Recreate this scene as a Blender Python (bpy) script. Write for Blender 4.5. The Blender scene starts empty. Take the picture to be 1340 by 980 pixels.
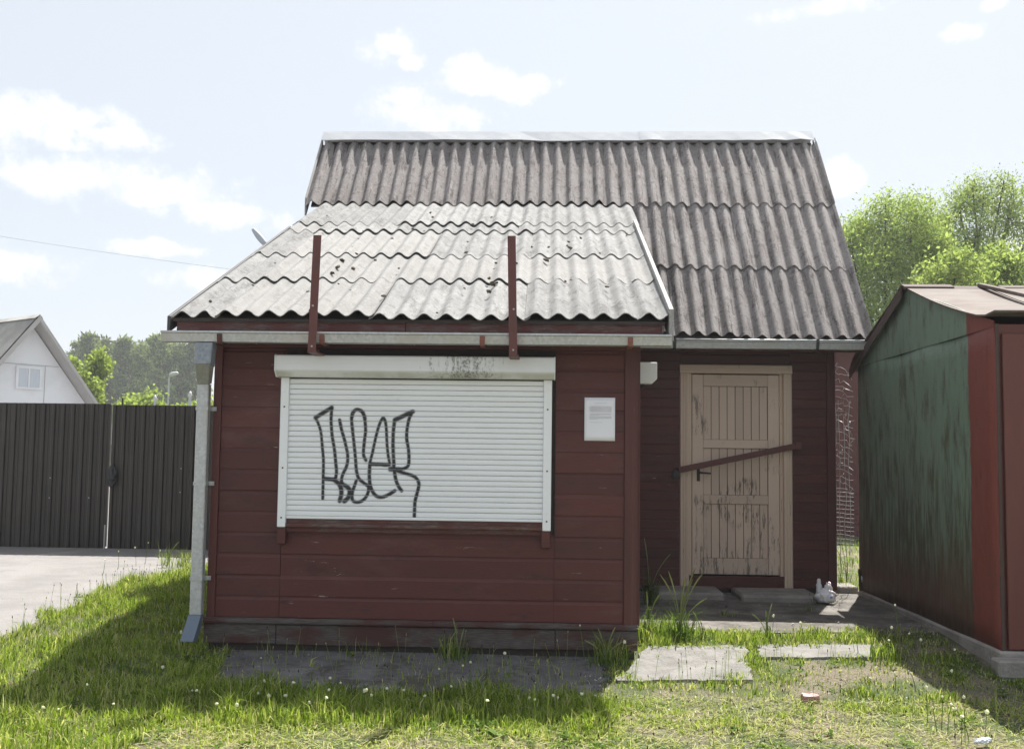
import bpy, bmesh, math, random
import numpy as np
from mathutils import Matrix, Vector
R = math.radians
random.seed(7)
rng = np.random.default_rng(11)
scn = bpy.context.scene
col = scn.collection

# ------------------------------------------------------------------ camera
CAM = np.array((0.0, -7.386, 1.296)); FPX = 1400.0; PW, PH = 1340, 980
def cam_basis(yaw, pitch, roll):
    cy, sy, cp, sp = math.cos(yaw), math.sin(yaw), math.cos(pitch), math.sin(pitch)
    f = np.array([-sy*cp, cy*cp, sp]); r = np.array([cy, sy, 0.]); u = np.cross(r, f)
    c, s = math.cos(roll), math.sin(roll)
    return c*r+s*u, -s*r+c*u, f
CR, CU, CF = cam_basis(R(2.198), R(4.387), R(0.728))
cd = bpy.data.cameras.new('camera'); cam = bpy.data.objects.new('camera', cd); col.objects.link(cam)
cd.sensor_width = 36; cd.lens = 36*FPX/PW; cd.clip_end = 3000; cd.clip_start = .05
m = Matrix.Identity(4)
for i in range(3):
    m[i][0] = CR[i]; m[i][1] = CU[i]; m[i][2] = -CF[i]; m[i][3] = CAM[i]
cam.matrix_world = m
scn.camera = cam
def on_plane(px, py, axis, val):
    d = CF*FPX + CR*(px-PW/2) + CU*(PH/2-py)
    return CAM + d*((val-CAM[axis])/d[axis])

# ------------------------------------------------------------------ sky, sun, exposure
SUN_EL, SUN_AZ = R(58.5), R(20.5)
SUNV = Vector((math.sin(SUN_AZ)*math.cos(SUN_EL), math.cos(SUN_AZ)*math.cos(SUN_EL), math.sin(SUN_EL)))
world = bpy.data.worlds.new('World'); scn.world = world; world.use_nodes = True
SKY_STRENGTH, SUN_STRENGTH, EXPOSURE = 0.074, 4.9, 1.2
def build_world():
    nt = world.node_tree; nt.nodes.clear(); N = nt.nodes.new; L = nt.links.new
    out = N('ShaderNodeOutputWorld'); bg = N('ShaderNodeBackground'); L(bg.outputs[0], out.inputs[0])
    sky = N('ShaderNodeTexSky'); sky.sky_type = 'NISHITA'; sky.sun_disc = False
    sky.sun_elevation = SUN_EL; sky.sun_rotation = SUN_AZ
    sky.air_density = 1.0; sky.dust_density = 3.0; sky.ozone_density = 1.0; sky.altitude = 150
    tc = N('ShaderNodeTexCoord')
    def math_(op, a, b=None, c=None):
        n = N('ShaderNodeMath'); n.operation = op
        for i, v in enumerate((a, b, c)):
            if v is None: continue
            if isinstance(v, (int, float)): n.inputs[i].default_value = v
            else: L(v, n.inputs[i])
        return n.outputs[0]
    sep = N('ShaderNodeSeparateXYZ'); L(tc.outputs['Generated'], sep.inputs[0])
    az = math_('ARCTAN2', sep.outputs[0], sep.outputs[1]); el = math_('ARCSINE', sep.outputs[2])
    nz = N('ShaderNodeTexNoise'); nz.inputs['Scale'].default_value = 26; nz.inputs['Detail'].default_value = 7
    nz.inputs['Roughness'].default_value = .62; L(tc.outputs['Generated'], nz.inputs['Vector'])
    nb = N('ShaderNodeTexNoise'); nb.inputs['Scale'].default_value = 5; nb.inputs['Detail'].default_value = 3
    L(tc.outputs['Generated'], nb.inputs['Vector'])
    # cumulus seen in the south-facing part of the sky (photo position, half sizes)
    blobs = [(70,150,100,26),(30,165,90,28),(150,178,70,16),(120,235,120,28),(200,252,130,34),(40,232,70,18),(290,278,90,22),(215,325,60,12),
             (25,345,62,24),(262,365,60,16),(515,62,36,24),(535,80,26,12),(615,100,52,26),(680,112,52,24),(525,125,30,16),(560,152,80,26),(600,150,50,20),
             (1070,12,80,14),(1252,44,26,12),(1095,232,36,20),(1300,6,20,8),(1330,320,60,60),(1080,250,30,12)]
    acc = None
    for (bx, by, rx, ry) in blobs:
        d = CF*FPX + CR*(bx-PW/2) + CU*(PH/2-by); d /= np.linalg.norm(d)
        a0 = math.atan2(d[0], d[1]); e0 = math.asin(d[2])
        u = math_('DIVIDE', math_('SUBTRACT', az, a0), rx/FPX*1.15); v = math_('DIVIDE', math_('SUBTRACT', el, e0), ry/FPX*1.15)
        r2 = math_('ADD', math_('MULTIPLY', u, u), math_('MULTIPLY', v, v))
        f = math_('SUBTRACT', 1.0, math_('SQRT', r2))
        acc = f if acc is None else math_('MAXIMUM', acc, f)
    dens = math_('ADD', acc, math_('MULTIPLY', math_('SUBTRACT', nz.outputs[0], .5), 2.9))
    cl = N('ShaderNodeMapRange'); cl.interpolation_type = 'SMOOTHSTEP'
    L(dens, cl.inputs[0]); cl.inputs[1].default_value = .0; cl.inputs[2].default_value = .95
    # the same kind of small clouds over the rest of the sky
    other = math_('ADD', math_('MULTIPLY', math_('SUBTRACT', nb.outputs[0], .60), 7.0), math_('MULTIPLY', math_('SUBTRACT', nz.outputs[0], .5), 1.6))
    view = N('ShaderNodeMapRange'); view.interpolation_type = 'SMOOTHSTEP'
    L(math_('ABSOLUTE', math_('ADD', az, .04)), view.inputs[0]); view.inputs[1].default_value = .5; view.inputs[2].default_value = .62
    hi = N('ShaderNodeMapRange'); hi.interpolation_type = 'SMOOTHSTEP'; L(el, hi.inputs[0]); hi.inputs[1].default_value = .44; hi.inputs[2].default_value = .52
    outside = math_('MAXIMUM', view.outputs[0], hi.outputs[0])
    oc = N('ShaderNodeMapRange'); oc.interpolation_type = 'SMOOTHSTEP'; L(other, oc.inputs[0]); oc.inputs[1].default_value = .0; oc.inputs[2].default_value = .8
    fac = math_('MAXIMUM', cl.outputs[0], math_('MULTIPLY', oc.outputs[0], outside))
    up = N('ShaderNodeMapRange'); L(el, up.inputs[0]); up.inputs[1].default_value = .0; up.inputs[2].default_value = .03
    fac = math_('MULTIPLY', math_('MULTIPLY', fac, up.outputs[0]), .92)
    veil = N('ShaderNodeMix'); veil.data_type = 'RGBA'; veil.inputs[0].default_value = .80
    L(sky.outputs[0], veil.inputs[6]); veil.inputs[7].default_value = (4.75, 5.05, 5.4, 1)
    mx = N('ShaderNodeMix'); mx.data_type = 'RGBA'; L(fac, mx.inputs[0]); L(veil.outputs[2], mx.inputs[6])
    n3 = N('ShaderNodeTexNoise'); n3.inputs['Scale'].default_value = 17; n3.inputs['Detail'].default_value = 6; n3.inputs['Roughness'].default_value = .65; L(tc.outputs['Generated'], n3.inputs['Vector'])
    cs = N('ShaderNodeMapRange'); cs.interpolation_type = 'SMOOTHSTEP'; L(n3.outputs[0], cs.inputs[0]); cs.inputs[1].default_value = .36; cs.inputs[2].default_value = .6
    cm = N('ShaderNodeMix'); cm.data_type = 'RGBA'; L(cs.outputs[0], cm.inputs[0]); cm.inputs[6].default_value = (5.7, 5.85, 6.05, 1); cm.inputs[7].default_value = (7.4, 7.3, 7.2, 1)
    L(cm.outputs[2], mx.inputs[7])
    L(mx.outputs[2], bg.inputs[0]); bg.inputs[1].default_value = SKY_STRENGTH
build_world()
sl = bpy.data.lights.new('sun', 'SUN'); sl.energy = SUN_STRENGTH; sl.angle = R(.53); sl.color = (1.0, .965, .91)
sun = bpy.data.objects.new('sun', sl); col.objects.link(sun); sun.location = (10, 30, 45)
sun.rotation_euler = SUNV.to_track_quat('Z', 'Y').to_euler()
vs = scn.view_settings; vs.view_transform = 'Standard'; vs.look = 'None'; vs.gamma = 1; vs.use_curve_mapping = False; vs.exposure = EXPOSURE
scn.cycles.max_bounces = 4; scn.cycles.diffuse_bounces = 3; scn.cycles.glossy_bounces = 2; scn.cycles.transmission_bounces = 3; scn.cycles.transparent_max_bounces = 8; scn.cycles.caustics_reflective = False; scn.cycles.caustics_refractive = False

# ------------------------------------------------------------------ material helpers
class MT:
    def __init__(s, name):
        s.mat = bpy.data.materials.new(name); s.mat.use_nodes = True; s.nt = s.mat.node_tree
        s.b = s.nt.nodes['Principled BSDF']; s.pos = s.n('ShaderNodeNewGeometry').outputs['Position']
        s.info = s.n('ShaderNodeObjectInfo')
    def n(s, t): return s.nt.nodes.new(t)
    def l(s, a, b): s.nt.links.new(a, b)
    def vec(s, sc=(1,1,1), rnd=False):
        mp = s.n('ShaderNodeMapping'); mp.inputs['Scale'].default_value = sc; s.l(s.pos, mp.inputs[0])
        if rnd:
            cb = s.n('ShaderNodeCombineXYZ')
            mm = s.n('ShaderNodeMath'); mm.operation = 'MULTIPLY'; mm.inputs[1].default_value = 50; s.l(s.info.outputs['Random'], mm.inputs[0])
            for i in range(3): s.l(mm.outputs[0], cb.inputs[i])
            s.l(cb.outputs[0], mp.inputs['Location'])
        return mp.outputs[0]
    def noise(s, scale=5, detail=4, rough=.55, sc=(1,1,1), rnd=False, dist=0):
        t = s.n('ShaderNodeTexNoise'); t.inputs['Scale'].default_value = scale; t.inputs['Detail'].default_value = detail
        t.inputs['Roughness'].default_value = rough; t.inputs['Distortion'].default_value = dist; s.l(s.vec(sc, rnd), t.inputs['Vector']); return t.outputs[0]
    def voro(s, scale=5, sc=(1,1,1), out='Color'):
        t = s.n('ShaderNodeTexVoronoi'); t.inputs['Scale'].default_value = scale; s.l(s.vec(sc), t.inputs['Vector']); return t.outputs[out]
    def ramp(s, f, stops):
        r = s.n('ShaderNodeValToRGB'); s.l(f, r.inputs[0]); e = r.color_ramp.elements
        while len(e) < len(stops): e.new(.5)
        for i, (p, c) in enumerate(stops):
            e[i].position = p; e[i].color = (c, c, c, 1) if isinstance(c, (int, float)) else tuple(c)+(1,)
        return r.outputs[0]
    def step(s, f, a, b):
        r = s.n('ShaderNodeMapRange'); r.interpolation_type = 'SMOOTHSTEP'; s.l(f, r.inputs[0]); r.inputs[1].default_value = a; r.inputs[2].default_value = b; return r.outputs[0]
    def math(s, op, a, b=None):
        n = s.n('ShaderNodeMath'); n.operation = op; n.use_clamp = False
        for i, v in enumerate((a, b)):
            if v is None: continue
            if isinstance(v, (int, float)): n.inputs[i].default_value = v
            else: s.l(v, n.inputs[i])
        return n.outputs[0]
    def axis(s, i):
        x = s.n('ShaderNodeSeparateXYZ'); s.l(s.pos, x.inputs[0]); return x.outputs[i]
    def mix(s, f, a, b, mode='MIX'):
        n = s.n('ShaderNodeMix'); n.data_type = 'RGBA'; n.blend_type = mode
        for i, v in ((0, f), (6, a), (7, b)):
            if isinstance(v, (int, float)): n.inputs[i].default_value = v if i == 0 else (v, v, v, 1)
            elif isinstance(v, tuple): n.inputs[i].default_value = v+(1,) if len(v) == 3 else v
            else: s.l(v, n.inputs[i])
        return n.outputs[2]
    def color(s, c):
        if isinstance(c, tuple): s.b.inputs['Base Color'].default_value = c+(1,)
        else: s.l(c, s.b.inputs['Base Color'])
        return s
    def rough(s, r):
        if isinstance(r, (int, float)): s.b.inputs['Roughness'].default_value = r
        else: s.l(r, s.b.inputs['Roughness'])
        return s
    def bump(s, h, strength=.3, dist=.01):
        b = s.n('ShaderNodeBump'); b.inputs['Strength'].default_value = strength; b.inputs['Distance'].default_value = dist
        s.l(h, b.inputs['Height']); s.l(b.outputs[0], s.b.inputs['Normal']); return s
    def rand_tint(s, c, amount=.25):
        # each copy a little lighter or darker
        v = s.math('ADD', s.math('MULTIPLY', s.info.outputs['Random'], amount), 1-amount/2)
        n = s.n('ShaderNodeVectorMath'); n.operation = 'SCALE'
        if isinstance(c, tuple): n.inputs[0].default_value = c
        else: s.l(c, n.inputs[0])
        s.l(v, n.inputs['Scale']); return n.outputs[0]

def painted_wood(name, c1, c2, under, chip=.70, sc=(3,30,30), spots=True, rough=.6):
    t = MT(name)
    base = t.mix(t.noise(2.2, 5, .6, rnd=True), c1, c2)
    base = t.rand_tint(base, .34)
    fade = t.noise(1.1, 6, .7, sc=(sc[0]/3, sc[1]/12, sc[2]/12))
    base = t.mix(t.math('MULTIPLY', t.step(fade, .50, .72), .55), base, tuple(c1[i]*.75+(.075,.055,.05)[i] for i in range(3)))
    dark = t.noise(3.1, 6, .75, sc=(sc[0]/2.5, sc[1]/9, sc[2]/9), rnd=True)
    base = t.mix(t.math('MULTIPLY', t.step(dark, .52, .72), .6), base, (.028,.014,.012))
    grain = t.noise(9, 6, .7, sc=sc, rnd=True)
    base = t.mix(t.step(grain, .35, .75), base, t.mix(.35, base, (.02,.014,.012)))
    fine = t.noise(14, 5, .75, sc=(sc[0]/6, sc[1]/12, sc[2]/12), rnd=True)
    patch = t.noise(1.7, 3, .5)
    m_ = t.math('MULTIPLY', t.step(fine, chip, chip+.025), t.step(patch, .50, .66))
    t.color(t.mix(m_, base, under)).rough(rough).bump(t.math('ADD', grain, t.math('MULTIPLY', m_, -.4)), .35, .004)
    return t.mat
MAT = {}
MAT['red'] = painted_wood('red_paint', (.104,.0215,.0165), (.077,.0165,.013), (.31,.26,.24), .648, (2,28,28))
MAT['red_y'] = painted_wood('red_paint_side', (.104,.0215,.0165), (.077,.0165,.013), (.36,.33,.31), .655, (28,2,28))
MAT['red_v'] = painted_wood('red_paint_upright', (.106,.025,.02), (.078,.019,.0155), (.36,.33,.31), .68, (28,28,2))
def m_():
    t = MT('weathered_skirting')
    g = t.noise(6, 6, .7, sc=(2,30,30)); w = t.noise(2.2, 5, .65, sc=(1,3,3))
    c = t.mix(t.step(w, .42, .60), t.ramp(g, [(.3,(.035,.028,.025)),(.6,(.11,.095,.085)),(.8,(.24,.21,.19))]), t.mix(g, (.05,.018,.016), (.085,.035,.03)))
    t.color(c).rough(.85).bump(g, .7, .006); MAT['skirt'] = t.mat
    t = MT('beam_paint')
    g = t.noise(5, 6, .7, sc=(2,30,30)); w = t.noise(3, 5, .7, sc=(1.5,4,4))
    c = t.mix(t.step(w, .44, .64), (.10,.032,.027), t.ramp(g, [(.35,(.05,.03,.026)),(.7,(.22,.15,.13))]))
    t.color(c).rough(.75).bump(g, .5, .004); MAT['beam'] = t.mat
    t = MT('galvanised_steel')
    v = t.voro(55); s = t.noise(4, 5, .6)
    base = t.mix(t.math('MULTIPLY', 1.0, v), (.40,.415,.42), (.56,.57,.575))
    t.color(t.mix(t.step(s, .45, .72), base, (.47,.46,.43))).rough(t.math('ADD', t.math('MULTIPLY', s, .25), .38)); t.b.inputs['Metallic'].default_value = .45
    t.bump(t.noise(9, 3), .12, .01); MAT['galv'] = t.mat
    t = MT('ridge_sheet')
    s = t.noise(3, 5, .6)
    t.color(t.mix(t.step(s, .4, .7), (.46,.48,.51), (.54,.55,.56))).rough(.75).bump(t.noise(4, 3, .6), .3, .02); t.b.inputs['Specular IOR Level'].default_value = .15; MAT['ridge'] = t.mat
    def asbestos(name, c1, c2, lich, lam, dark, stain, odd_c, slope):
        t = MT(name)
        r1 = t.noise(34, 6, .8); r2 = t.noise(3.2, 6, .65); r3 = t.noise(170, 3, .7); r4 = t.noise(14, 5, .7, rnd=True); r5 = t.noise(7, 6, .75, sc=slope, rnd=True)
        c = t.mix(t.step(r2, .3, .7), c1, c2)
        c = t.mix(t.math('MULTIPLY', t.step(r5, .50, .64), stain), c, dark)
        c = t.mix(t.math('MULTIPLY', t.step(r1, .52, .66), lam), c, lich)
        c = t.mix(t.math('MULTIPLY', t.step(r4, .54, .66), .6), c, dark)
        c = t.mix(t.math('MULTIPLY', t.step(r3, .57, .69), .65), c, (.09,.08,.075))
        odd = t.step(t.info.outputs['Random'], .72, .76)
        c = t.mix(t.math('MULTIPLY', odd, .45), c, odd_c)
        t.color(t.rand_tint(c, .26)).rough(.93).bump(t.math('ADD', r1, r3), .6, .008); return t.mat
    MAT['asb'] = asbestos('asbestos_cement', (.195,.195,.192), (.265,.264,.258), (.40,.40,.385), .6, (.085,.082,.077), .6, (.225,.215,.205), (2.2,.45,.45))
    MAT['asb_main'] = asbestos('brown_asbestos_cement', (.225,.198,.19), (.30,.278,.268), (.46,.43,.41), .7, (.07,.058,.055), .85, (.225,.16,.145), (3.2,.3,.3))
    t = MT('old_asbestos_far'); r2 = t.noise(1.5, 6, .65)
    t.color(t.mix(t.step(r2, .35, .65), (.30,.29,.27), (.42,.41,.38))).rough(.9).bump(r2, .3, .01); MAT['asb_far'] = t.mat
    t = MT('bare_dark_wood'); g = t.noise(8, 5, .7, sc=(3,3,20)); t.color(t.mix(g, (.02,.016,.014), (.07,.055,.047))).rough(.9); MAT['darkwood'] = t.mat
    t = MT('grey_board'); g = t.noise(8, 6, .7, sc=(30,2,8)); t.color(t.mix(t.step(g, .35, .7), (.40,.39,.375), (.22,.205,.19))).rough(.8).bump(g, .4, .004); MAT['greyboard'] = t.mat
    t = MT('black_verge'); g = t.noise(8, 5, .7); t.color(t.mix(g, (.03,.03,.031), (.08,.078,.077))).rough(.6); MAT['verge'] = t.mat
    # shutter
    t = MT('white_shutter'); g = t.noise(3, 5, .6, sc=(1,1,3)); f = t.noise(40, 4, .7, sc=(.3,1,2))
    c = t.mix(t.math('MULTIPLY', t.step(g, .45, .75), .35), (.87,.885,.91), (.78,.79,.805))
    c = t.mix(t.math('MULTIPLY', t.step(f, .63, .75), .3), c, (.45,.43,.39))
    t.color(c).rough(.42); MAT['shutter'] = t.mat
    t = MT('white_shutter_box'); x = t.axis(0); z = t.axis(2)
    g = t.noise(3, 5, .6); st = t.noise(26, 6, .75, sc=(1,1,.22)); sp = t.noise(60, 5, .8)
    near = t.math('SUBTRACT', 1.0, t.math('ABSOLUTE', t.math('DIVIDE', t.math('ADD', x, .58), .34)))
    far_ = t.math('SUBTRACT', 1.0, t.math('ABSOLUTE', t.math('DIVIDE', t.math('ADD', x, .9), .8)))
    mil = t.math('MULTIPLY', t.step(t.math('ADD', st, t.math('MULTIPLY', t.math('MAXIMUM', near, -.5), .25)), .60, .74), t.step(sp, .38, .62))
    low = t.step(z, 1.875, 1.845)
    c = t.mix(t.math('MULTIPLY', t.step(g, .4, .75), .4), (.82,.835,.86), (.70,.705,.70))
    c = t.mix(t.math('MULTIPLY', low, t.math('MULTIPLY', t.step(t.math('ADD', g, t.math('MULTIPLY', far_, .08)), .35, .6), .55)), c, (.42,.41,.31))
    c = t.mix(t.math('MULTIPLY', mil, .85), c, (.07,.065,.045))
    t.color(c).rough(.45); MAT['shutterbox'] = t.mat
    t = MT('spray_paint'); at = t.n('ShaderNodeAttribute'); at.attribute_name = 'ink'
    f = t.noise(190, 3, .8); fb = t.noise(14, 4, .6)
    a = t.math('MULTIPLY', t.step(t.math('ADD', at.outputs['Fac'], t.math('MULTIPLY', t.math('SUBTRACT', f, .5), .7)), .12, .95), t.math('ADD', t.math('MULTIPLY', fb, .5), .68)); a = t.math('MINIMUM', a, .95)
    t.color((.018,.018,.02)).rough(.5); t.l(a, t.b.inputs['Alpha']); MAT['ink'] = t.mat
    t = MT('paper'); t.color((.83,.83,.89)).rough(.7).bump(t.noise(14, 2), .15, .004); MAT['paper'] = t.mat
    t = MT('print_grey'); t.color((.42,.42,.46)).rough(.8); MAT['print'] = t.mat
    t = MT('white_plastic'); t.color(t.mix(t.noise(20, 4), (.74,.74,.73), (.64,.63,.61))).rough(.4); MAT['plastic'] = t.mat
    t = MT('black_rubber'); t.color((.014,.014,.015)).rough(.5); MAT['black'] = t.mat
    t = MT('red_steel'); g = t.noise(12, 5, .7); t.color(t.mix(t.step(g, .5, .72), (.115,.034,.028), (.075,.03,.022))).rough(.55).bump(g, .2, .003); MAT['redsteel'] = t.mat
    t = MT('bracket_red'); t.color((.20,.075,.055)).rough(.6); MAT['bracket'] = t.mat
    # door
    t = MT('tan_door_paint'); z = t.axis(2); x = t.axis(0)
    g = t.noise(9, 6, .72, sc=(16,16,1.3)); p = t.noise(5, 6, .75, sc=(6,6,1)); big = t.noise(2.3, 3, .5)
    c = t.mix(t.noise(3, 4), (.72,.57,.46), (.64,.50,.40))
    wear = t.math('MULTIPLY', t.step(p, .50, .60), t.step(t.math('ADD', big, t.math('MULTIPLY', t.step(z, 1.3, .3), .16)), .50, .64))
    c = t.mix(t.math('MULTIPLY', wear, t.step(g, .38, .52)), c, t.mix(g, (.10,.08,.062), (.28,.24,.2)))
    t.color(t.rand_tint(c, .16)).rough(.65).bump(t.math('SUBTRACT', t.math('MULTIPLY', g, .4), wear), .4, .003); MAT['door'] = t.mat
    t = MT('tan_casing_paint'); g = t.noise(9, 6, .72, sc=(16,16,1)); p = t.noise(6, 5, .7, sc=(6,6,1))
    c = t.mix(t.math('MULTIPLY', t.step(p, .62, .72), .8), (.68,.53,.41), (.22,.17,.13))
    t.color(c).rough(.65).bump(g, .3, .003); MAT['casing'] = t.mat
    t = MT('dark_iron'); t.color((.04,.037,.034)).rough(.5); t.b.inputs['Metallic'].default_value = .6; MAT['iron'] = t.mat
    # concrete, asphalt, soil
    def conc(name, a, b, sc=1):
        t = MT(name); r1 = t.noise(3*sc, 6, .65); r2 = t.noise(70, 4, .7); v = t.voro(45, out='Distance'); cr = t.noise(9, 5, .7)
        c = t.mix(t.step(r1, .35, .65), a, b); c = t.mix(t.math('MULTIPLY', t.step(r2, .55, .7), .4), c, tuple(x*1.5 for x in b))
        c = t.mix(t.math('MULTIPLY', t.step(cr, .56, .70), .5), c, tuple(x*.45 for x in a))
        t.color(c).rough(.92).bump(t.math('ADD', r2, t.math('MULTIPLY', v, .8)), .55, .01); return t.mat
    MAT['slab'] = conc('pale_slab', (.165,.157,.145), (.22,.21,.195))
    def dirt(mat, amount=.75):
        nt = mat.node_tree; b = nt.nodes['Principled BSDF']; src = b.inputs['Base Color'].links[0].from_socket; N = nt.nodes.new; L = nt.links.new
        g = N('ShaderNodeNewGeometry'); n = N('ShaderNodeTexNoise'); n.inputs['Scale'].default_value = 3.4; n.inputs['Detail'].default_value = 8; n.inputs['Roughness'].default_value = .72; L(g.outputs['Position'], n.inputs['Vector'])
        r = N('ShaderNodeMapRange'); r.interpolation_type = 'SMOOTHSTEP'; L(n.outputs[0], r.inputs[0]); r.inputs[1].default_value = .48; r.inputs[2].default_value = .60; r.inputs[4].default_value = amount
        x = N('ShaderNodeMix'); x.data_type = 'RGBA'; L(r.outputs[0], x.inputs[0]); L(src, x.inputs[6]); x.inputs[7].default_value = (.045,.038,.028,1); L(x.outputs[2], b.inputs['Base Color']); return mat
    MAT['apron'] = conc('old_apron', (.09,.086,.088), (.165,.158,.162))
    MAT['porch'] = conc('porch_concrete', (.085,.076,.066), (.18,.165,.145))
    dirt(MAT['apron'], .8); dirt(MAT['porch'], .6); dirt(MAT['slab'], .3)
    MAT['plinth'] = conc('plinth_concrete', (.22,.20,.18), (.32,.30,.275))
    MAT['asphalt'] = conc('pale_asphalt', (.175,.165,.158), (.225,.212,.203), .5)
    t = MT('soil_and_thatch'); r1 = t.noise(1.6, 5, .6); r2 = t.noise(40, 6, .8); r3 = t.noise(.12, 4, .6); y = t.axis(1)
    r9 = t.noise(130, 5, .8); r2 = t.math('ADD', t.math('MULTIPLY', r2, .55), t.math('MULTIPLY', r9, .45)); dry = t.mix(t.step(r2, .36, .64), (.10,.078,.052), (.30,.255,.18)); grn = t.mix(r2, (.045,.065,.02), (.10,.13,.042))
    c = t.mix(t.step(r1, .40, .60), grn, dry)
    far = t.mix(r3, (.05,.09,.02), (.10,.13,.04)); c = t.mix(t.step(y, 12, 20), c, far)
    t.color(c).rough(.95).bump(r2, .9, .03); MAT['ground'] = t.mat
    # gate
    t = MT('brown_gate_sheet'); g = t.noise(3, 5, .6, sc=(6,6,1)); d = t.noise(1.2, 4, .6)
    c = t.mix(t.step(g, .4, .7), (.024,.019,.014), (.033,.027,.020)); c = t.mix(t.math('MULTIPLY', t.step(d, .5, .75), .3), c, (.075,.064,.052))
    t.color(t.rand_tint(c, .35)).rough(.5).bump(t.noise(1.3, 3, .5), .5, .05); MAT['gate'] = t.mat
    t = MT('gate_frame'); t.color((.035,.03,.027)).rough(.5); MAT['gateframe'] = t.mat
    # garage
    t = MT('green_garage_steel'); x = t.axis(0); y = t.axis(1); z = t.axis(2)
    st = t.noise(5.5, 6, .68, sc=(4,4,.5), dist=.3); st2 = t.noise(13, 6, .75, sc=(6,6,.35)); b = t.noise(1.3, 4, .6); fine = t.noise(60, 4, .7)
    green = t.mix(t.noise(2, 4), (.14,.205,.15), (.185,.255,.19))
    olive = t.mix(t.noise(6, 5, .7, sc=(3,3,1)), (.07,.082,.05), (.11,.12,.078))
    green = t.mix(t.step(t.noise(3.2, 6, .7, sc=(2,2,.7)), .48, .68), green, olive)
    grime = t.step(t.math('ADD', t.math('ADD', st, t.math('MULTIPLY', t.step(z, 2.25, .1), .28)), t.math('MULTIPLY', t.math('SUBTRACT', b, .5), .3)), .56, .86)
    c = t.mix(t.math('MULTIPLY', grime, .85), green, t.mix(st2, (.030,.032,.022), (.085,.078,.052)))
    c = t.mix(t.math('MULTIPLY', t.step(st2, .57, .72), .35), c, (.06,.055,.04))
    edge = t.math('ADD', y, t.math('MULTIPLY', t.math('SUBTRACT', t.noise(4, 4, .7), .5), .06))
    rust = t.mix(t.noise(4, 5, .7), (.13,.05,.032), (.07,.03,.022))
    redp = t.mix(t.noise(3, 6, .75, sc=(5,5,1)), (.25,.062,.048), (.14,.04,.032))
    redp = t.mix(t.math('MULTIPLY', t.step(t.noise(8, 6, .75, sc=(3,3,.6)), .55, .70), .7), redp, (.07,.034,.026))
    bottom = t.math('MULTIPLY', t.step(t.math('ADD', z, t.math('MULTIPLY', t.math('SUBTRACT', b, .5), .9)), .85, .15), .75)
    c = t.mix(bottom, c, rust)
    runs = t.math('MULTIPLY', t.step(t.noise(11, 6, .8, sc=(5,5,.28)), .58, .66), t.step(t.noise(2.1, 4, .6), .48, .60))
    c = t.mix(t.math('MULTIPLY', runs, .75), c, (.12,.055,.03))
    c = t.mix(t.step(edge, .43, .40), c, redp)
    chips = t.noise(48, 5, .8)
    c = t.mix(t.math('MULTIPLY', t.step(chips, .64, .68), .7), c, (.035,.024,.018))
    t.color(c).rough(.62).bump(t.math('ADD', t.noise(1.6, 3, .5), t.math('MULTIPLY', t.noise(5, 2), .15)), .8, .06); t.b.inputs['Specular IOR Level'].default_value = .3; MAT['garage'] = t.mat
    t = MT('red_garage_steel'); t.color(t.mix(t.noise(3, 6, .7, sc=(5,5,1)), (.17,.046,.032), (.095,.032,.024))).rough(.6).bump(t.noise(2, 2), .3, .03); MAT['garagered'] = t.mat
    t = MT('rusty_roof_steel'); r1 = t.noise(2.5, 6, .65, sc=(1,2,1)); r2 = t.noise(30, 5, .7)
    t.color(t.mix(t.step(r1, .35, .7), t.mix(r2, (.145,.122,.106), (.185,.16,.14)), (.115,.087,.075))).rough(.7).bump(t.noise(2, 3), .4, .04); t.b.inputs['Specular IOR Level'].default_value = .1; MAT['garageroof'] = t.mat
    t = MT('dark_rust'); t.color(t.mix(t.noise(9, 5, .7), (.10,.062,.05), (.045,.032,.028))).rough(.85); MAT['rust'] = t.mat
    # far house, shed
    t = MT('white_sheet_wall'); g = t.noise(1.2, 5, .6); s = t.noise(9, 5, .7, sc=(1,1,.4))
    c = t.mix(t.step(g, .4, .7), (.80,.815,.86), (.74,.755,.79)); c = t.mix(t.math('MULTIPLY', t.step(s, .68, .74), .5), c, (.55,.40,.26))
    t.color(c).rough(.6); MAT['whitewall'] = t.mat
    t = MT('window_film'); t.color(t.mix(t.noise(6, 3, .5, sc=(6,6,.5)), (.50,.55,.64), (.66,.69,.74))).rough(.25); MAT['film'] = t.mat
    t = MT('grey_timber'); t.color(t.mix(t.noise(5, 5), (.38,.37,.37), (.48,.47,.46))).rough(.8); MAT['timber'] = t.mat
    t = MT('pale_roof'); t.color((.42,.38,.34)).rough(.8); MAT['paleroof'] = t.mat
    t = MT('shed_red'); t.color(t.mix(t.noise(2, 5), (.12,.04,.036), (.09,.03,.028))).rough(.7); MAT['shedred'] = t.mat
    t = MT('zinc_wire'); t.color((.40,.41,.41)).rough(.35); t.b.inputs['Metallic'].default_value = .5; MAT['wire'] = t.mat
    t = MT('blue_grey_steel'); t.color((.36,.40,.46)).rough(.5); MAT['lampsteel'] = t.mat
    t = MT('shaded_shoe_steel'); t.color((.13,.165,.225)).rough(.5); MAT['shoe_shade'] = t.mat  # steel darkened so the downpipe shoe's shade is in its colour
    t = MT('outlet_steel'); t.color(t.mix(t.math('MULTIPLY', 1.0, t.voro(55)), (.20,.225,.26), (.30,.33,.37))).rough(.5); t.b.inputs['Metallic'].default_value = .3; MAT['shoe_shade2'] = t.mat
    t = MT('lamp_white'); t.color((.45,.45,.46)).rough(.4); MAT['lampwhite'] = t.mat
    t = MT('dark_cable'); t.color((.30,.31,.33)).rough(.6); MAT['cable'] = t.mat
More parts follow.
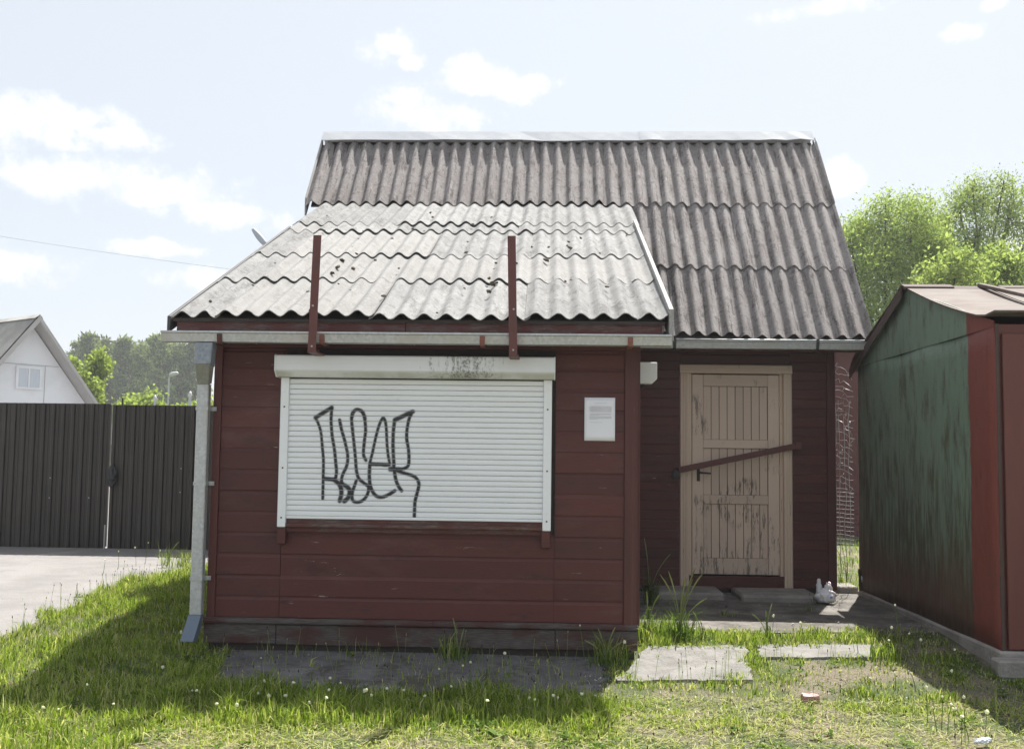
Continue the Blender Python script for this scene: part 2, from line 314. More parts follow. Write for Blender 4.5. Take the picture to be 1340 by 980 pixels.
    t = MT('moss_and_litter'); t.color(t.rand_tint(t.mix(t.noise(90, 4, .8), (.035,.028,.018), (.16,.125,.075)), .9)).rough(.95).bump(t.noise(120, 3), .8, .01); MAT['moss'] = t.mat
    t = MT('thin_bag'); t.color((.78,.78,.79)).rough(.35); t.b.inputs['Subsurface Weight'].default_value = .2; t.bump(t.noise(30, 3), .3, .01); MAT['bag'] = t.mat
    t = MT('bag_print'); t.color((.12,.18,.42)).rough(.4); MAT['bagprint'] = t.mat
    t = MT('pink_card'); t.color(t.mix(t.noise(18, 4), (.42,.18,.15), (.36,.24,.21))).rough(.6); MAT['pink'] = t.mat
    t = MT('bark'); g = t.noise(8, 5, .7, sc=(3,3,.7)); t.color(t.mix(g, (.045,.036,.028), (.13,.11,.09))).rough(.95).bump(g, .6, .03); MAT['bark'] = t.mat
    t = MT('pine_bark'); t.color(t.mix(t.noise(3, 5), (.13,.085,.06), (.20,.13,.09))).rough(.95); MAT['pinebark'] = t.mat
m_()
def leaf_mat(name, attr='shade', trans=.35, c0=(.05,.09,.02), c1=(.14,.2,.05), c2=None, rnd=.3, rough=.5):
    t = MT(name); at = t.n('ShaderNodeAttribute'); at.attribute_name = attr
    st = [(0, c0), (.6, c1)] + ([(1, c2)] if c2 else [])
    c = t.ramp(at.outputs['Fac'], st); c = t.rand_tint(c, rnd)
    df_ = t.n('ShaderNodeBsdfDiffuse'); t.l(c, df_.inputs[0]); t.nt.nodes.remove(t.b)
    tr = t.n('ShaderNodeBsdfTranslucent'); sc_ = t.mix(1.0, c, (1.25, 1.35, .7), 'MULTIPLY'); t.l(sc_, tr.inputs[0])
    ms = t.n('ShaderNodeMixShader'); ms.inputs[0].default_value = trans; t.l(df_.outputs[0], ms.inputs[1]); t.l(tr.outputs[0], ms.inputs[2])
    t.l(ms.outputs[0], t.nt.nodes['Material Output'].inputs[0]); return t.mat
MAT['grass'] = leaf_mat('grass_blades', trans=.45, c0=(.06,.11,.014), c1=(.29,.37,.06), c2=(.54,.48,.31), rnd=0, rough=.45)
MAT['weed'] = leaf_mat('weed_leaves', trans=.4, c0=(.05,.10,.02), c1=(.13,.20,.045), c2=(.5,.46,.3), rnd=.3)
MAT['willow'] = leaf_mat('willow_leaves', trans=.45, c0=(.20,.255,.095), c1=(.34,.40,.17), rnd=.15)
MAT['maple'] = leaf_mat('young_maple_leaves', trans=.45, c0=(.17,.22,.06), c1=(.30,.36,.11), rnd=.1)
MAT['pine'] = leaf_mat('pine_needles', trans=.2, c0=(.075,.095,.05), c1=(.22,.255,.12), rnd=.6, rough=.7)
MAT['seedhead'] = leaf_mat('seed_stalk_heads', trans=.2, c0=(.07,.05,.03), c1=(.20,.26,.07), c2=(.55,.47,.30), rnd=0)
MAT['grit'] = leaf_mat('grit_bits', trans=.02, c0=(.04,.032,.025), c1=(.22,.20,.175), c2=(.5,.48,.45), rnd=0)
MAT['flower'] = leaf_mat('seed_heads', trans=.3, c0=(.5,.47,.38), c1=(.74,.72,.62), rnd=.3)

# ------------------------------------------------------------------ mesh helpers
WL = {}
class MB:
    def __init__(s): s.v = []; s.f = []
    def add(s, vs_, fs):
        o = len(s.v); s.v += [tuple(map(float, v)) for v in vs_]; s.f += [tuple(i+o for i in f) for f in fs]; return s
    def box(s, x0, x1, y0, y1, z0, z1, bev=0):
        if x1 < x0: x0, x1 = x1, x0
        if y1 < y0: y0, y1 = y1, y0
        if z1 < z0: z0, z1 = z1, z0
        return s.add([(x0,y0,z0),(x1,y0,z0),(x1,y1,z0),(x0,y1,z0),(x0,y0,z1),(x1,y0,z1),(x1,y1,z1),(x0,y1,z1)],
                     [(0,3,2,1),(4,5,6,7),(0,1,5,4),(1,2,6,5),(2,3,7,6),(3,0,4,7)])
    def prism(s, poly, axis, a, b):
        # poly: 2-D points in the other two axes (in x,y,z order), extruded along axis from a to b
        n = len(poly); vs_ = []
        for t in (a, b):
            for p in poly:
                q = list(p); q.insert(axis, t); vs_.append(q)
        fs = [tuple(range(n))[::-1], tuple(range(n, 2*n))] + [(i, (i+1) % n, (i+1) % n+n, i+n) for i in range(n)]
        return s.add(vs_, fs)
    def beam(s, p, q, w, h, up=(0,0,1)):
        p, q = Vector(p), Vector(q); d = (q-p).normalized(); u = Vector(up); r = d.cross(u).normalized(); u = r.cross(d)
        vs_ = [c+r*a*w/2+u*b*h/2 for c in (p, q) for a, b in ((-1,-1),(1,-1),(1,1),(-1,1))]
        return s.add(vs_, [(0,1,2,3),(7,6,5,4),(0,4,5,1),(1,5,6,2),(2,6,7,3),(3,7,4,0)])
    def tube(s, pts, rad, n=6, cap=True):
        pts = [Vector(p) for p in pts]; rad = rad if isinstance(rad, (list, tuple)) else [rad]*len(pts)
        vs_ = []; fs = []
        for i, p in enumerate(pts):
            d = (pts[min(i+1, len(pts)-1)]-pts[max(i-1, 0)]); d = d.normalized() if d.length > 1e-9 else Vector((0,0,1))
            a = d.cross(Vector((0,0,1))); a = d.cross(Vector((1,0,0))) if a.length < .05 else a; a.normalize(); b = d.cross(a)
            for k in range(n):
                t = 2*math.pi*k/n; vs_.append(p+(a*math.cos(t)+b*math.sin(t))*rad[i])
        for i in range(len(pts)-1):
            for k in range(n): fs.append((i*n+k, i*n+(k+1) % n, (i+1)*n+(k+1) % n, (i+1)*n+k))
        if cap: fs += [tuple(range(n)), tuple(range((len(pts)-1)*n, len(pts)*n))[::-1]]
        return s.add(vs_, fs)
    def mesh(s, name, mat=None, bevel=0, smooth=False, fix=True):
        me = bpy.data.meshes.new(name); me.from_pydata(s.v, [], s.f)
        if fix or bevel:
            bm = bmesh.new(); bm.from_mesh(me)
            if bevel: bmesh.ops.bevel(bm, geom=bm.edges[:], offset=bevel, segments=1, affect='EDGES', clamp_overlap=True)
            bmesh.ops.recalc_face_normals(bm, faces=bm.faces[:]); bm.to_mesh(me); bm.free()
        if smooth: me.polygons.foreach_set('use_smooth', [True]*len(me.polygons))
        if mat: me.materials.append(MAT[mat])
        return me
def ob(name, mesh, parent=None, loc=(0,0,0), rot=(0,0,0), scale=(1,1,1)):
    """loc is a world position; parents carry a location only."""
    o = bpy.data.objects.new(name, mesh); col.objects.link(o)
    loc = Vector(loc); base = WL[parent.name] if parent else Vector((0,0,0))
    o.parent = parent; o.location = loc-base; o.rotation_euler = rot; o.scale = scale; WL[o.name] = loc
    return o
def tag(o, label=None, cat=None, group=None, kind=None):
    for k, v in (('label', label), ('category', cat), ('group', group), ('kind', kind)):
        if v: o[k] = v
    return o
def thing(name, loc, label, cat, group=None): return tag(ob(name, None, None, loc), label, cat, group)
def np_mesh(name, verts, faces, mat, attr=None, vals=None, smooth=False):
    """verts (N,3), faces (M,k) numpy arrays"""
    me = bpy.data.meshes.new(name); k = faces.shape[1]
    me.vertices.add(len(verts)); me.vertices.foreach_set('co', verts.astype(np.float32).ravel())
    me.loops.add(faces.size); me.loops.foreach_set('vertex_index', faces.astype(np.int32).ravel())
    me.polygons.add(len(faces)); me.polygons.foreach_set('loop_start', np.arange(0, faces.size, k, dtype=np.int32))
    if smooth: me.polygons.foreach_set('use_smooth', np.ones(len(faces), dtype=bool))
    if attr:
        a = me.attributes.new(attr, 'FLOAT', 'POINT'); a.data.foreach_set('value', vals.astype(np.float32))
    me.materials.append(MAT[mat]); me.update(calc_edges=True); me.validate(); return me

# ------------------------------------------------------------------ ground
def gz(x, y):
    """ground height: a slight fall towards the front"""
    t = np.clip((1.2-np.asarray(y, float))/2.3, 0, 1); t = t*t*(3-2*t)
    return -.12*t
def gp(px, py, it=6):
    z = -.05
    for _ in range(it):
        p = on_plane(px, py, 2, z); z = float(gz(p[0], p[1]))
    return np.array([p[0], p[1], z])
def build_ground():
    xs = np.unique(np.concatenate([np.linspace(-9, 9, 91), np.array([-300,-200,-100,-60,-40,-25,-15,15,25,40,60,100,200,300])]))
    ys = np.unique(np.concatenate([np.linspace(-6, 12, 91), np.array([-60,-30,-15,-9,15,20,30,45,70,100,150,250,320])]))
    X, Y = np.meshgrid(xs, ys); Z = gz(X, Y)
    near = (X > -3.6) & (X < 9) & (Y > -4) & (Y < 12); Z = Z + np.where(near, np.sin(X*5.1+Y*3)*np.sin(Y*4.3-X*2)*.006, 0)
    V = np.stack([X, Y, Z], -1).reshape(-1, 3); w = len(xs)
    i, j = np.meshgrid(np.arange(len(ys)-1), np.arange(w-1), indexing='ij'); a = (i*w+j).ravel()
    tag(ob('ground', np_mesh('ground', V, np.stack([a, a+1, a+w+1, a+w], 1), 'ground', smooth=True)), kind='structure')
build_ground()
def sheet(name, poly, zoff, mat, thick=.05, jitter=0, n=10):
    """a slab with an uneven outline, its top following the ground"""
    pts = []
    for k in range(len(poly)):
        a, b = np.array(poly[k], float), np.array(poly[(k+1) % len(poly)], float)
        for t in np.linspace(0, 1, n, endpoint=False):
            p = a+(b-a)*t; p = p+rng.normal(0, jitter, 2)*(t > 0); pts.append(p)
    bm = bmesh.new(); top = [bm.verts.new((p[0], p[1], float(gz(*p))+zoff)) for p in pts]
    f = bm.faces.new(top); r = bmesh.ops.extrude_face_region(bm, geom=[f])
    for v in r['geom']:
        if isinstance(v, bmesh.types.BMVert): v.co.z -= thick
    bmesh.ops.recalc_face_normals(bm, faces=bm.faces[:]); bmesh.ops.triangulate(bm, faces=bm.faces[:])
    me = bpy.data.meshes.new(name); bm.to_mesh(me); bm.free(); me.materials.append(MAT[mat]); return ob(name, me)
# pale asphalt yard before the gate: an uneven edge against the grass
def yard():
    ys = np.concatenate([np.linspace(-4.2, 5.4, 60), [5.6, 6.5, 8, 12, 20, 30, 42]]); ex = np.interp(ys, [-4,-1.5,.3,1.6,3.0,4.2,5.0,5.4,12,42], [-4.35,-4.25,-4.2,-4.3,-4.5,-4.35,-3.9,-2.6,-2.5,-4])+rng.normal(0, .03, len(ys))+.30  # carried on unseen past the gate to cut green bounce on the white house
    fr = np.array([0, .4, .6, .75, .85, .93, .97, .9985, 1.0]); V = []; w = len(fr)
    for y, e in zip(ys, ex):
        for f in fr: x = -40+(e+40)*f; V.append((x, y, float(gz(x, y))+.012))
        V[-1] = (e, y, float(gz(e, y))-.004); 
    i, j = np.meshgrid(np.arange(len(ys)-1), np.arange(w-1), indexing='ij'); a = (i*w+j).ravel()
    return np_mesh('asphalt_yard', np.array(V), np.stack([a, a+1, a+w+1, a+w], 1), 'asphalt', smooth=True)
tag(ob('asphalt_yard', yard()), kind='structure')
tag(sheet('concrete_apron', [(-2.15,-.80),(-1.2,-1.0),(.30,-.95),(.42,.02),(.42,.6),(-2.3,.6),(-2.25,-.2)], .012, 'apron', .06, .025, 8), kind='structure')
tag(sheet('unseen_road', [(-60,-16),(60,-16),(60,-4.4),(-60,-4.4)], .008, 'asphalt', .06, .05, 20), kind='structure')  # unseen pale road behind the camera, added to bounce light onto the facade
P = [gp(808,894)[:2], gp(985,893)[:2], gp(976,848)[:2], gp(848,848)[:2]]
tag(sheet('paving_slab', P, .02, 'slab', .045, .011, 16), kind='structure')
P = [gp(996,863)[:2], gp(1146,863)[:2], gp(1143,846)[:2], gp(992,846)[:2]]
tag(sheet('paving_slab', P, .018, 'slab', .045, .011, 16), kind='structure')
tag(sheet('porch_floor', [gp(838,829)[:2], gp(935,829)[:2], gp(1060,828)[:2], (2.62,.95), (2.98,1.0), (2.98,3.3), (.56,3.3)], .008, 'porch', .07, .012, 8), kind='structure')

# ------------------------------------------------------------------ kiosk
kiosk = thing('wooden_kiosk', (-.9, 0, 0), 'red wooden kiosk with grey corrugated roof, closed white shutter and tan door', 'kiosk')
XL, XR, XE, YB = -2.36, .58, 2.755, 6.76       # left wall, right wall of the front part, right wall of the rear part, back
ZL = lambda y: 2.199+.4105*(y+.28)             # front roof plane
ZM = lambda y: 2.45+1.191*(y-2.843)            # steep roof plane
def board_mesh(name, L, h, mat, d=.014):
    lap, cove = .012, .026 if h > .12 else .016
    prof = [(0,-lap*0),(-d+.002,0),(-d,.003),(-d,h-cove),(-d+.003,h-cove*.8),(-d*.55,h-cove*.35),(-d*.45,h+lap),(0,h+lap)]
    return MB().prism(prof, 0, 0, L).mesh(name, mat)
def siding(parent, x0, x1, z0, z1, h, y, mat='red', cache={}):
    """horizontal boards on a wall facing the camera, face at y"""
    z = z0; L = round(x1-x0-.003, 4)
    while z < z1-.01:
        hh = min(h, z1-z)
        k = (L, round(hh, 3), mat)
        if k not in cache: cache[k] = board_mesh('siding_board', L, hh-(.012 if hh < h else 0), mat)
        ob('siding_board', cache[k], parent, (x0+.0015, y+.018+random.uniform(-.004, .002), z+random.uniform(-.0015, .0015)), (random.uniform(-.010, .010), random.uniform(-.0016, .0016), 0))
        z += h
# front wall
fw = ob('front_wall', MB().box(XL+.01, XR-.01, .019, .12, -.12, 2.15).mesh('front_wall', 'darkwood'), kiosk)
SX0, SX1 = -1.90, .01      # shutter outer edges
H = .1445; Z0 = .175
siding(fw, XL+.05, SX0+.035, Z0, 2.03, H, 0)
siding(fw, SX0+.035, SX1+.01, Z0, .76, H, 0)
siding(fw, SX1+.01, XR-.085, Z0, 2.03, H, 0)
# corner boards, skirting, head trim
ct = MB().box(XR-.085, XR+.006, -.012, .02, .16, 2.045).mesh('corner_trim', 'red_v', .003); ob('corner_trim', ct, kiosk)
ct = MB().box(XR+.001, XR+.024, .021, .11, .16, 2.045).mesh('corner_trim', 'red_v', .003); ob('corner_trim', ct, kiosk)
ct = MB().box(XL-.006, XL+.05, -.012, .02, .16, 2.045).mesh('corner_trim', 'red_v', .003); ob('corner_trim', ct, kiosk)
for a, b, dz in ((XL-.02, -1.88, 0), (-1.876, .03, -.004), (.034, XR+.01, -.002)):
    o = ob('skirting_board', MB().box(a, b, -.016, .018, 0+dz, .133+dz).mesh('skirting_board', 'skirt', .004), kiosk)
prof = [(.018,.136),(-.030,.136),(-.034,.142),(-.034,.150),(-.024,.156),(-.020,.166),(-.012,.172),(.018,.174)]
for a, b in ((XL-.02, -.8), (-.797, XR+.012)): ob('skirting_moulding', MB().prism(prof, 0, a, b).mesh('skirting_moulding', 'skirt'), kiosk)
ob('head_trim', MB().box(XL-.01, XR+.02, -.022, .018, 2.032, 2.10).mesh('head_trim', 'red', .003), kiosk)
ob('foundation', MB().box(XL+.03, XR-.03, .025, 3.1, -.2, -.002).mesh('foundation', 'plinth'), kiosk)
# side walls
def side_wall(name, poly, xa, xb, outward, y0, y1, ztop, ylim=None):
    w = ob(name, MB().prism(poly, 0, xa, xb).mesh(name, 'darkwood'), kiosk)
    L = y1-y0; me = board_mesh('siding_board', L, H, 'red_y'); z = Z0
    while z < ztop-.05:
        if outward < 0: ob('siding_board', me, w, (xa-.001, y1, z), (0, 0, -math.pi/2))
        else: ob('siding_board', me, w, (xb+.001, y0, z), (0, 0, math.pi/2))
        z += H
    return w
lw = side_wall('left_wall', [(.121,-.12),(YB,-.12),(YB,2.75),(4.976,4.87),(4.15,3.9),(.121,ZL(.121)-.12)], XL+.02, XL+.12, -1, .02, YB, 2.2)
rw = side_wall('right_wall', [(.121,-.12),(3.20,-.12),(3.20,2.80),(4.12,3.9),(.121,ZL(.121)-.12)], XR-.12, XR-.02, 1, .10, 3.17, 2.2)
gw = side_wall('gable_wall', [(3.215,-.12),(YB,-.12),(YB,2.75),(4.976,4.87),(3.215,2.78)], XE-.12, XE-.02, 1, 3.215, YB, 2.5)
ob('back_wall', MB().box(XL+.13, XE-.13, YB-.12, YB, -.12, 2.7).mesh('back_wall', 'red'), kiosk)
# porch wall with the door
PY = 3.193
DX0, DX1 = 1.25, 2.345     # outer edges of the casing
pw = ob('porch_wall', MB().box(XR-.01, DX0+.02, PY+.019, PY+.12, -.1, 2.8).box(DX1-.02, XE-.13, PY+.019, PY+.12, -.1, 2.8).box(DX0+.0205, DX1-.0205, PY+.019, PY+.12, 2.16, 2.8).box(DX0+.0205, DX1-.0205, PY+.019, PY+.12, -.1, .165).mesh('porch_wall', 'darkwood'), kiosk)
siding(pw, XR-.01, DX0+.01, .06, 2.5, .092, PY)
siding(pw, DX1-.01, XE-.075, .06, 2.5, .092, PY)
siding(pw, DX0+.01, DX1-.01, 2.24, 2.5, .092, PY)
ob('corner_trim', MB().box(XE-.075, XE+.008, PY-.014, PY+.018, .05, 2.42).mesh('corner_trim', 'red_v', .003), kiosk)
ob('corner_trim', MB().box(XE-.018, XE+.010, PY+.0185, PY+.10, .05, 2.42).mesh('corner_trim', 'red_v', .003), kiosk)
ob('threshold', MB().box(DX0+.055, DX1-.055, PY-.006, PY+.0185, .045, .168).mesh('threshold', 'red', .003), kiosk)
# casing
cas = [(0,0),(.010,-.012),(.030,-.012),(.034,-.018),(.055,-.018),(.060,-.024),(.082,-.024),(.088,-.018),(.088,.05),(0,.05)]
df = ob('door_frame', MB().prism([(DX0+.11+.000+x*0, 0) for x in ()] or [(DX0+.088,PY+.018),(DX0+.118,PY+.018),(DX0+.118,PY+.11),(DX0+.088,PY+.11)], 2, .17, 2.165)
        .prism([(DX1-.118,PY+.018),(DX1-.088,PY+.018),(DX1-.088,PY+.11),(DX1-.118,PY+.11)], 2, .17, 2.165)
        .box(DX0+.118, DX1-.118, PY+.018, PY+.11, 2.137, 2.165).mesh('door_frame', 'casing'), kiosk)
ob('casing', MB().prism([(DX0+a, PY-.004+b) for a, b in cas], 2, .02, 2.225-.089).mesh('casing', 'casing'), df)
ob('casing', MB().prism([(DX1-a, PY-.004+b) for a, b in cas], 2, .02, 2.225-.089).mesh('casing', 'casing'), df)
ob('casing', MB().prism([(PY-.004+b, 2.225-a) for a, b in cas], 0, DX0, DX1).mesh('casing', 'casing'), df)
# door leaf: backing, stiles, rails, planks
D0, D1, DZ0, DZ1 = 1.374, 2.222, .182, 2.128; dy = PY+.030
door = ob('door', MB().box(D0+.005, D1-.005, dy+.012, dy+.04, DZ0+.005, DZ1-.005).mesh('door', 'darkwood'), kiosk)
SW = .108
for a, b in ((D0, D0+SW), (D1-SW, D1)): ob('stile', MB().box(a, b, dy-.014, dy+.0115, DZ0, DZ1).mesh('stile', 'door', .003), door)
rails = [(DZ1-.115, DZ1), (1.405, 1.488), (.862, .948), (DZ0, DZ0+.155)]
for a, b in rails: ob('rail', MB().box(D0+SW+.002, D1-SW-.002, dy-.014, dy+.0115, a, b).mesh('rail', 'door', .003), door)
np_ = 8; pwid = (D1-D0-2*SW-.004)/np_
for k in range(3):
    z0, z1 = rails[k+1][1]+.002, rails[k][0]-.002
    me = MB().box(.0015, pwid-.0035, 0, .012, 0, z1-z0).mesh('plank', 'door', .0025)
    for i in range(np_): ob('plank', me, door, (D0+SW+.002+i*pwid, dy-.001+random.uniform(-.0015, .0015), z0))
hd = ob('handle', MB().box(D0+.045, D0+.075, dy-.020, dy-.0145, 1.08, 1.24).tube([(D0+.06,dy-.018,1.165),(D0+.06,dy-.065,1.165),(D0+.085,dy-.068,1.163),(D0+.175,dy-.066,1.158)], [.011,.011,.010,.008], 8).mesh('handle', 'iron', 0), door)
for z in (1.87, 1.20, .50): ob('hinge', MB().tube([(D1+.006,dy-.018,z-.05),(D1+.006,dy-.018,z+.05)], .008, 8).mesh('hinge', 'casing'), door)
ob('doorstep', MB().box(.98, 1.60, 2.62, PY-.02, -.05, .072).mesh('doorstep', 'plinth', .02), kiosk); ob('doorstep', MB().box(1.74, 2.46, 2.56, PY-.025, -.05, .066).mesh('doorstep', 'plinth', .02), kiosk)

# roller shutter
sh = ob('roller_shutter', MB().box(-1.845, -.045, .0185, .03, .84, 1.9).mesh('shutter_backing', 'darkwood'), kiosk)
boxp = [(.0,1.975),(-.150,1.972),(-.158,1.965),(-.158,1.868),(-.110,1.825),(.0,1.825)]
ob('shutter_box', MB().prism(boxp, 0, SX0, SX1).mesh('shutter_box', 'shutterbox', .004), sh)
capp = [(.003,1.978),(-.152,1.975),(-.161,1.967),(-.161,1.866),(-.112,1.822),(.003,1.822)]
for a in (SX0-.006, SX1-.002): ob('box_end_cap', MB().prism(capp, 0, a, a+.008).mesh('box_end_cap', 'shutter', .002), sh)
for a, b in ((-1.882, -1.825), (-.062, -.005)):
    r = ob('guide_rail', MB().box(a, b, -.058, -.002, .795, 1.8235).mesh('guide_rail', 'shutter', .004), sh)
    for z in (1.62, 1.2, .86): ob('screw', MB().tube([((a+b)/2,-.061,z),((a+b)/2,-.0575,z)], .006, 8).mesh('screw', 'iron'), r)
NS = 26; sz0, sz1 = .872, 1.818; sp = (sz1-sz0)/NS
sprof = [(-.024,.0),(-.033,.0015),(-.036,.006),(-.037,sp*.5),(-.0362,sp*.85),(-.032,sp-.003),(-.027,sp-.0015),(-.024,sp-.0005)]
me = MB().prism(sprof, 0, -1.824, -.063).mesh('slat', 'shutter')
for i in range(NS): ob('slat', me, sh, (0, random.uniform(-.0005, .0005), sz0+i*sp), (random.uniform(-.012, .012), 0, random.uniform(-.0006, .0006)))
ob('bottom_bar', MB().box(-1.824, -.063, -.040, -.019, .853, .8715).mesh('bottom_bar', 'shutter', .003), sh)
# sill under the shutter
ob('sill', MB().box(-1.824, -.063, -.030, .0185, .765, .852).box(-1.823, -.064, -.055, -.0305, .800, .822).mesh('sill', 'beam'), kiosk)
for a in (-1.882, -.068): ob('sill_bracket', MB().box(a, a+.06, -.055, .018, .68, .793).mesh('sill_bracket', 'red', .004), kiosk)
# graffiti: black spray paint lying on the slat faces
def graffiti():
    S = lambda pts, w=1.0: (pts, w)
    def uv(x, y): return (395+x*170/901., 505+y*185/980.)
    st = [S([(145,780),(148,640),(150,520),(142,420),(132,320),(112,255),(95,220),(120,200),(165,172),(210,150)],1),
          S([(95,220),(150,185),(208,150)],1.45),
          S([(208,150),(203,240),(210,340),(226,440),(236,540),(240,600),(225,645),(160,640)],1.1),
          S([(160,642),(225,648)],1.4), S([(225,650),(262,685),(275,740),(263,795)],1.5),
          S([(262,235),(275,300),(300,390),(318,480),(312,550),(285,610),(275,660),(300,690),(328,715),(322,765),(308,795)],1.1), S([(300,690),(330,715),(325,765),(295,798)],1.5),
          S([(445,515),(428,475),(432,400),(442,310),(436,230),(420,180),(385,163),(355,180),(345,225),(352,310),(362,400),(372,500),(378,580),(395,640),(435,675),(462,700),(455,750),(425,790),(385,805),(352,790),(350,740),(362,700),(378,655)],1.1),
          S([(345,225),(358,180),(385,163),(420,180),(438,225)],1.25),
          S([(470,540),(490,460),(510,370),(530,290),(552,235),(568,222),(582,260),(588,340),(592,420),(600,490),(605,545),(540,545),(472,540)],1.0),
          S([(472,540),(605,545)],1.3), S([(472,540),(468,620),(475,690),(500,745),(540,770),(590,758),(645,725)],1.2),
          S([(645,235),(636,300),(632,400),(635,480),(640,570),(650,640),(668,690),(692,725)],1.2),
          S([(645,235),(690,215),(730,195),(770,178)],1.5), S([(768,180),(745,225),(730,300),(728,370),(740,440),(742,530),(730,560),(690,575),(620,575)],1.1), S([(615,575),(680,580)],1.7),
          S([(640,578),(700,600),(760,618),(795,640),(812,680),(800,740),(785,800),(782,860),(780,905)],1.15), ]
    segs = []
    for pts, w in st:
        q = np.array([on_plane(*uv(*p), 1, -.037)[[0, 2]] for p in pts])
        # smooth the stroke
        d = []
        for i in range(len(q)-1):
            p0, p1, p2, p3 = q[max(i-1, 0)], q[i], q[i+1], q[min(i+2, len(q)-1)]
            for t in np.linspace(0, 1, 6, endpoint=False):
                d.append(.5*((2*p1)+(p2-p0)*t+(2*p0-5*p1+4*p2-p3)*t*t+(-p0+3*p1-3*p2+p3)*t**3))
        d.append(q[-1])
        for a, b in zip(d[:-1], d[1:]): segs.append((a, b, .0088*w))
    A = np.array([s[0] for s in segs]); B = np.array([s[1] for s in segs]); Wd = np.array([s[2] for s in segs])
    def ink(pt):
        d = B-A; t = np.clip(((pt[:, None]-A)*d).sum(-1)/np.maximum((d*d).sum(-1), 1e-9), 0, 1)
        e = np.linalg.norm(pt[:, None]-(A+t[..., None]*d), axis=-1)
        return np.clip((1.75-e/Wd)/1.25, 0, 1).max(1)
    xs = np.arange(-1.75, -.88, .004); V = []; F = []; I = []; n = len(xs)
    for i in range(NS):
        zs = [(.0016,-.0342),(.0055,-.0368),(.010,-.0374),(.018,-.0382),(sp*.68,-.0378),(sp*.85,-.0372),(sp*.93,-.0350)]
        o = len(V)*1; rows = []
        for dz, y in zs:
            z = sz0+i*sp+dz; k = ink(np.stack([xs, np.full(n, z)], 1)); rows.append(k)
            V += [(x, y-.0016, z) for x in xs]
        rows = np.array(rows); I += list(rows.ravel())
        for r in range(len(zs)-1):
            for c in range(n-1):
                if max(rows[r, c], rows[r, c+1], rows[r+1, c], rows[r+1, c+1]) > .02:
                    a = o+r*n+c; F.append((a, a+1, a+n+1, a+n))
    V = np.array(V); F = np.array(F); I = np.array(I)
    used = np.unique(F); mp = np.full(len(V), -1); mp[used] = np.arange(len(used))
    g = ob('graffiti', np_mesh('graffiti', V[used], mp[F], 'ink', 'ink', I[used]), sh)
    g['label'] = 'black spray-painted graffiti lettering across the shutter'
graffiti()

# ------------------------------------------------------------------ roofs
WAVE = .15
def sheet_mesh(name, n_waves, L, seed, mat='asb', amp=.021, th=.0065, spw=10, rough_edge=True, far=False):
    rs = np.random.default_rng(seed); nx = int(round(n_waves*spw))+1; ny = 7
    x = np.linspace(0, n_waves*WAVE, nx); y = np.linspace(0, L, ny)
    X, Y = np.meshgrid(x, y); Z = -amp*np.cos(2*np.pi*X/WAVE)
    ph = rs.uniform(0, 6, 4)
    Z = Z+.004*np.sin(X*2.1+ph[0])+.003*np.sin(Y*3+ph[1])
    if rough_edge:
        Y[0] += .006*np.sin(x*9+ph[2])+rs.normal(0, .002, nx)
        k = rs.integers(0, nx)
        Y[0] += .03*np.exp(-((x-x[k])/.03)**2)*(rs.random() < .5)
    top = np.stack([X, Y, Z], -1).reshape(-1, 3); bot = top.copy(); bot[:, 2] -= th
    i, j = np.meshgrid(np.arange(ny-1), np.arange(nx-1), indexing='ij'); a = (i*nx+j).ravel(); N = nx*ny
    F = [np.stack([a, a+1, a+nx+1, a+nx], 1), np.stack([a+nx, a+nx+1, a+1, a], 1)+N]
    e = np.arange(nx-1); F.append(np.stack([e+N, e+1+N, e+1, e], 1)); e = e+(ny-1)*nx; F.append(np.stack([e, e+1, e+1+N, e+N], 1))
    e = np.arange(ny-1)*nx; F.append(np.stack([e, e+nx, e+nx+N, e+N], 1)); e = e+nx-1; F.append(np.stack([e+N, e+nx+N, e+nx, e], 1))
    me = np_mesh(name, np.concatenate([top, bot]), np.concatenate(F), mat)
    sm = np.ones(len(me.polygons), bool); me.polygons.foreach_set('use_smooth', sm)
    try: me.set_sharp_from_angle(angle=R(50))
    except Exception: pass
    return me
def lay_row(parent, x0, x1, ya, yb, zf, pitch, widths, seed, lap=.14, lift=.020, cache={}, mat='asb', amp=.021):
    """one row of corrugated sheets between slope positions ya (bottom) and yb (top)"""
    L = (yb-ya)/math.cos(pitch)+lap; x = x0; k = 0
    while x < x1-.04:
        w = min(widths[k % len(widths)], round((x1-x)/WAVE*10)/10)
        if (x1-x)/WAVE-w < .8: w = round((x1-x)/WAVE*10)/10
        v = (seed*3+k) % 5
        key = (round(w+.25, 2), round(L, 3), v, mat, amp)
        if key not in cache: cache[key] = sheet_mesh('roofing_sheet', w+.25, L, seed*17+v, mat, amp)
        tilt = math.asin(lift/L)
        off = amp+.003+lift*.75+(k % 2)*.004
        nrm = Vector((0, -math.sin(pitch), math.cos(pitch)))
        slip = random.uniform(-.016, .016)
        p = Vector((x, ya, zf(ya)))+nrm*off+Vector((0, math.cos(pitch), math.sin(pitch)))*slip
        ob('roofing_sheet', cache[key], parent, p, (pitch-tilt, random.uniform(-.003, .003), random.uniform(-.007, .007)))
        x += w*WAVE; k += 1
P1, P2 = math.atan(.4105), math.atan(1.191)
LX0, LX1 = -2.593, .756
def slope_deck(x0, x1, ya, yb, zf, t=.022, off=-.004): return MB().prism([(ya, zf(ya)+off), (yb, zf(yb)+off), (yb, zf(yb)+off-t), (ya, zf(ya)+off-t)], 0, x0, x1)
lr = ob('front_roof', slope_deck(LX0+.01, LX1-.01, -.255, 4.10, ZL).mesh('roof_deck', 'darkwood'), kiosk)
rows = [-.28, .70, 1.56, 2.60, 2.98]
W_ = [[2,7,7,5],[2.0,6,7,7],[2.0,8,6,6],[2.0,5,8,7]]
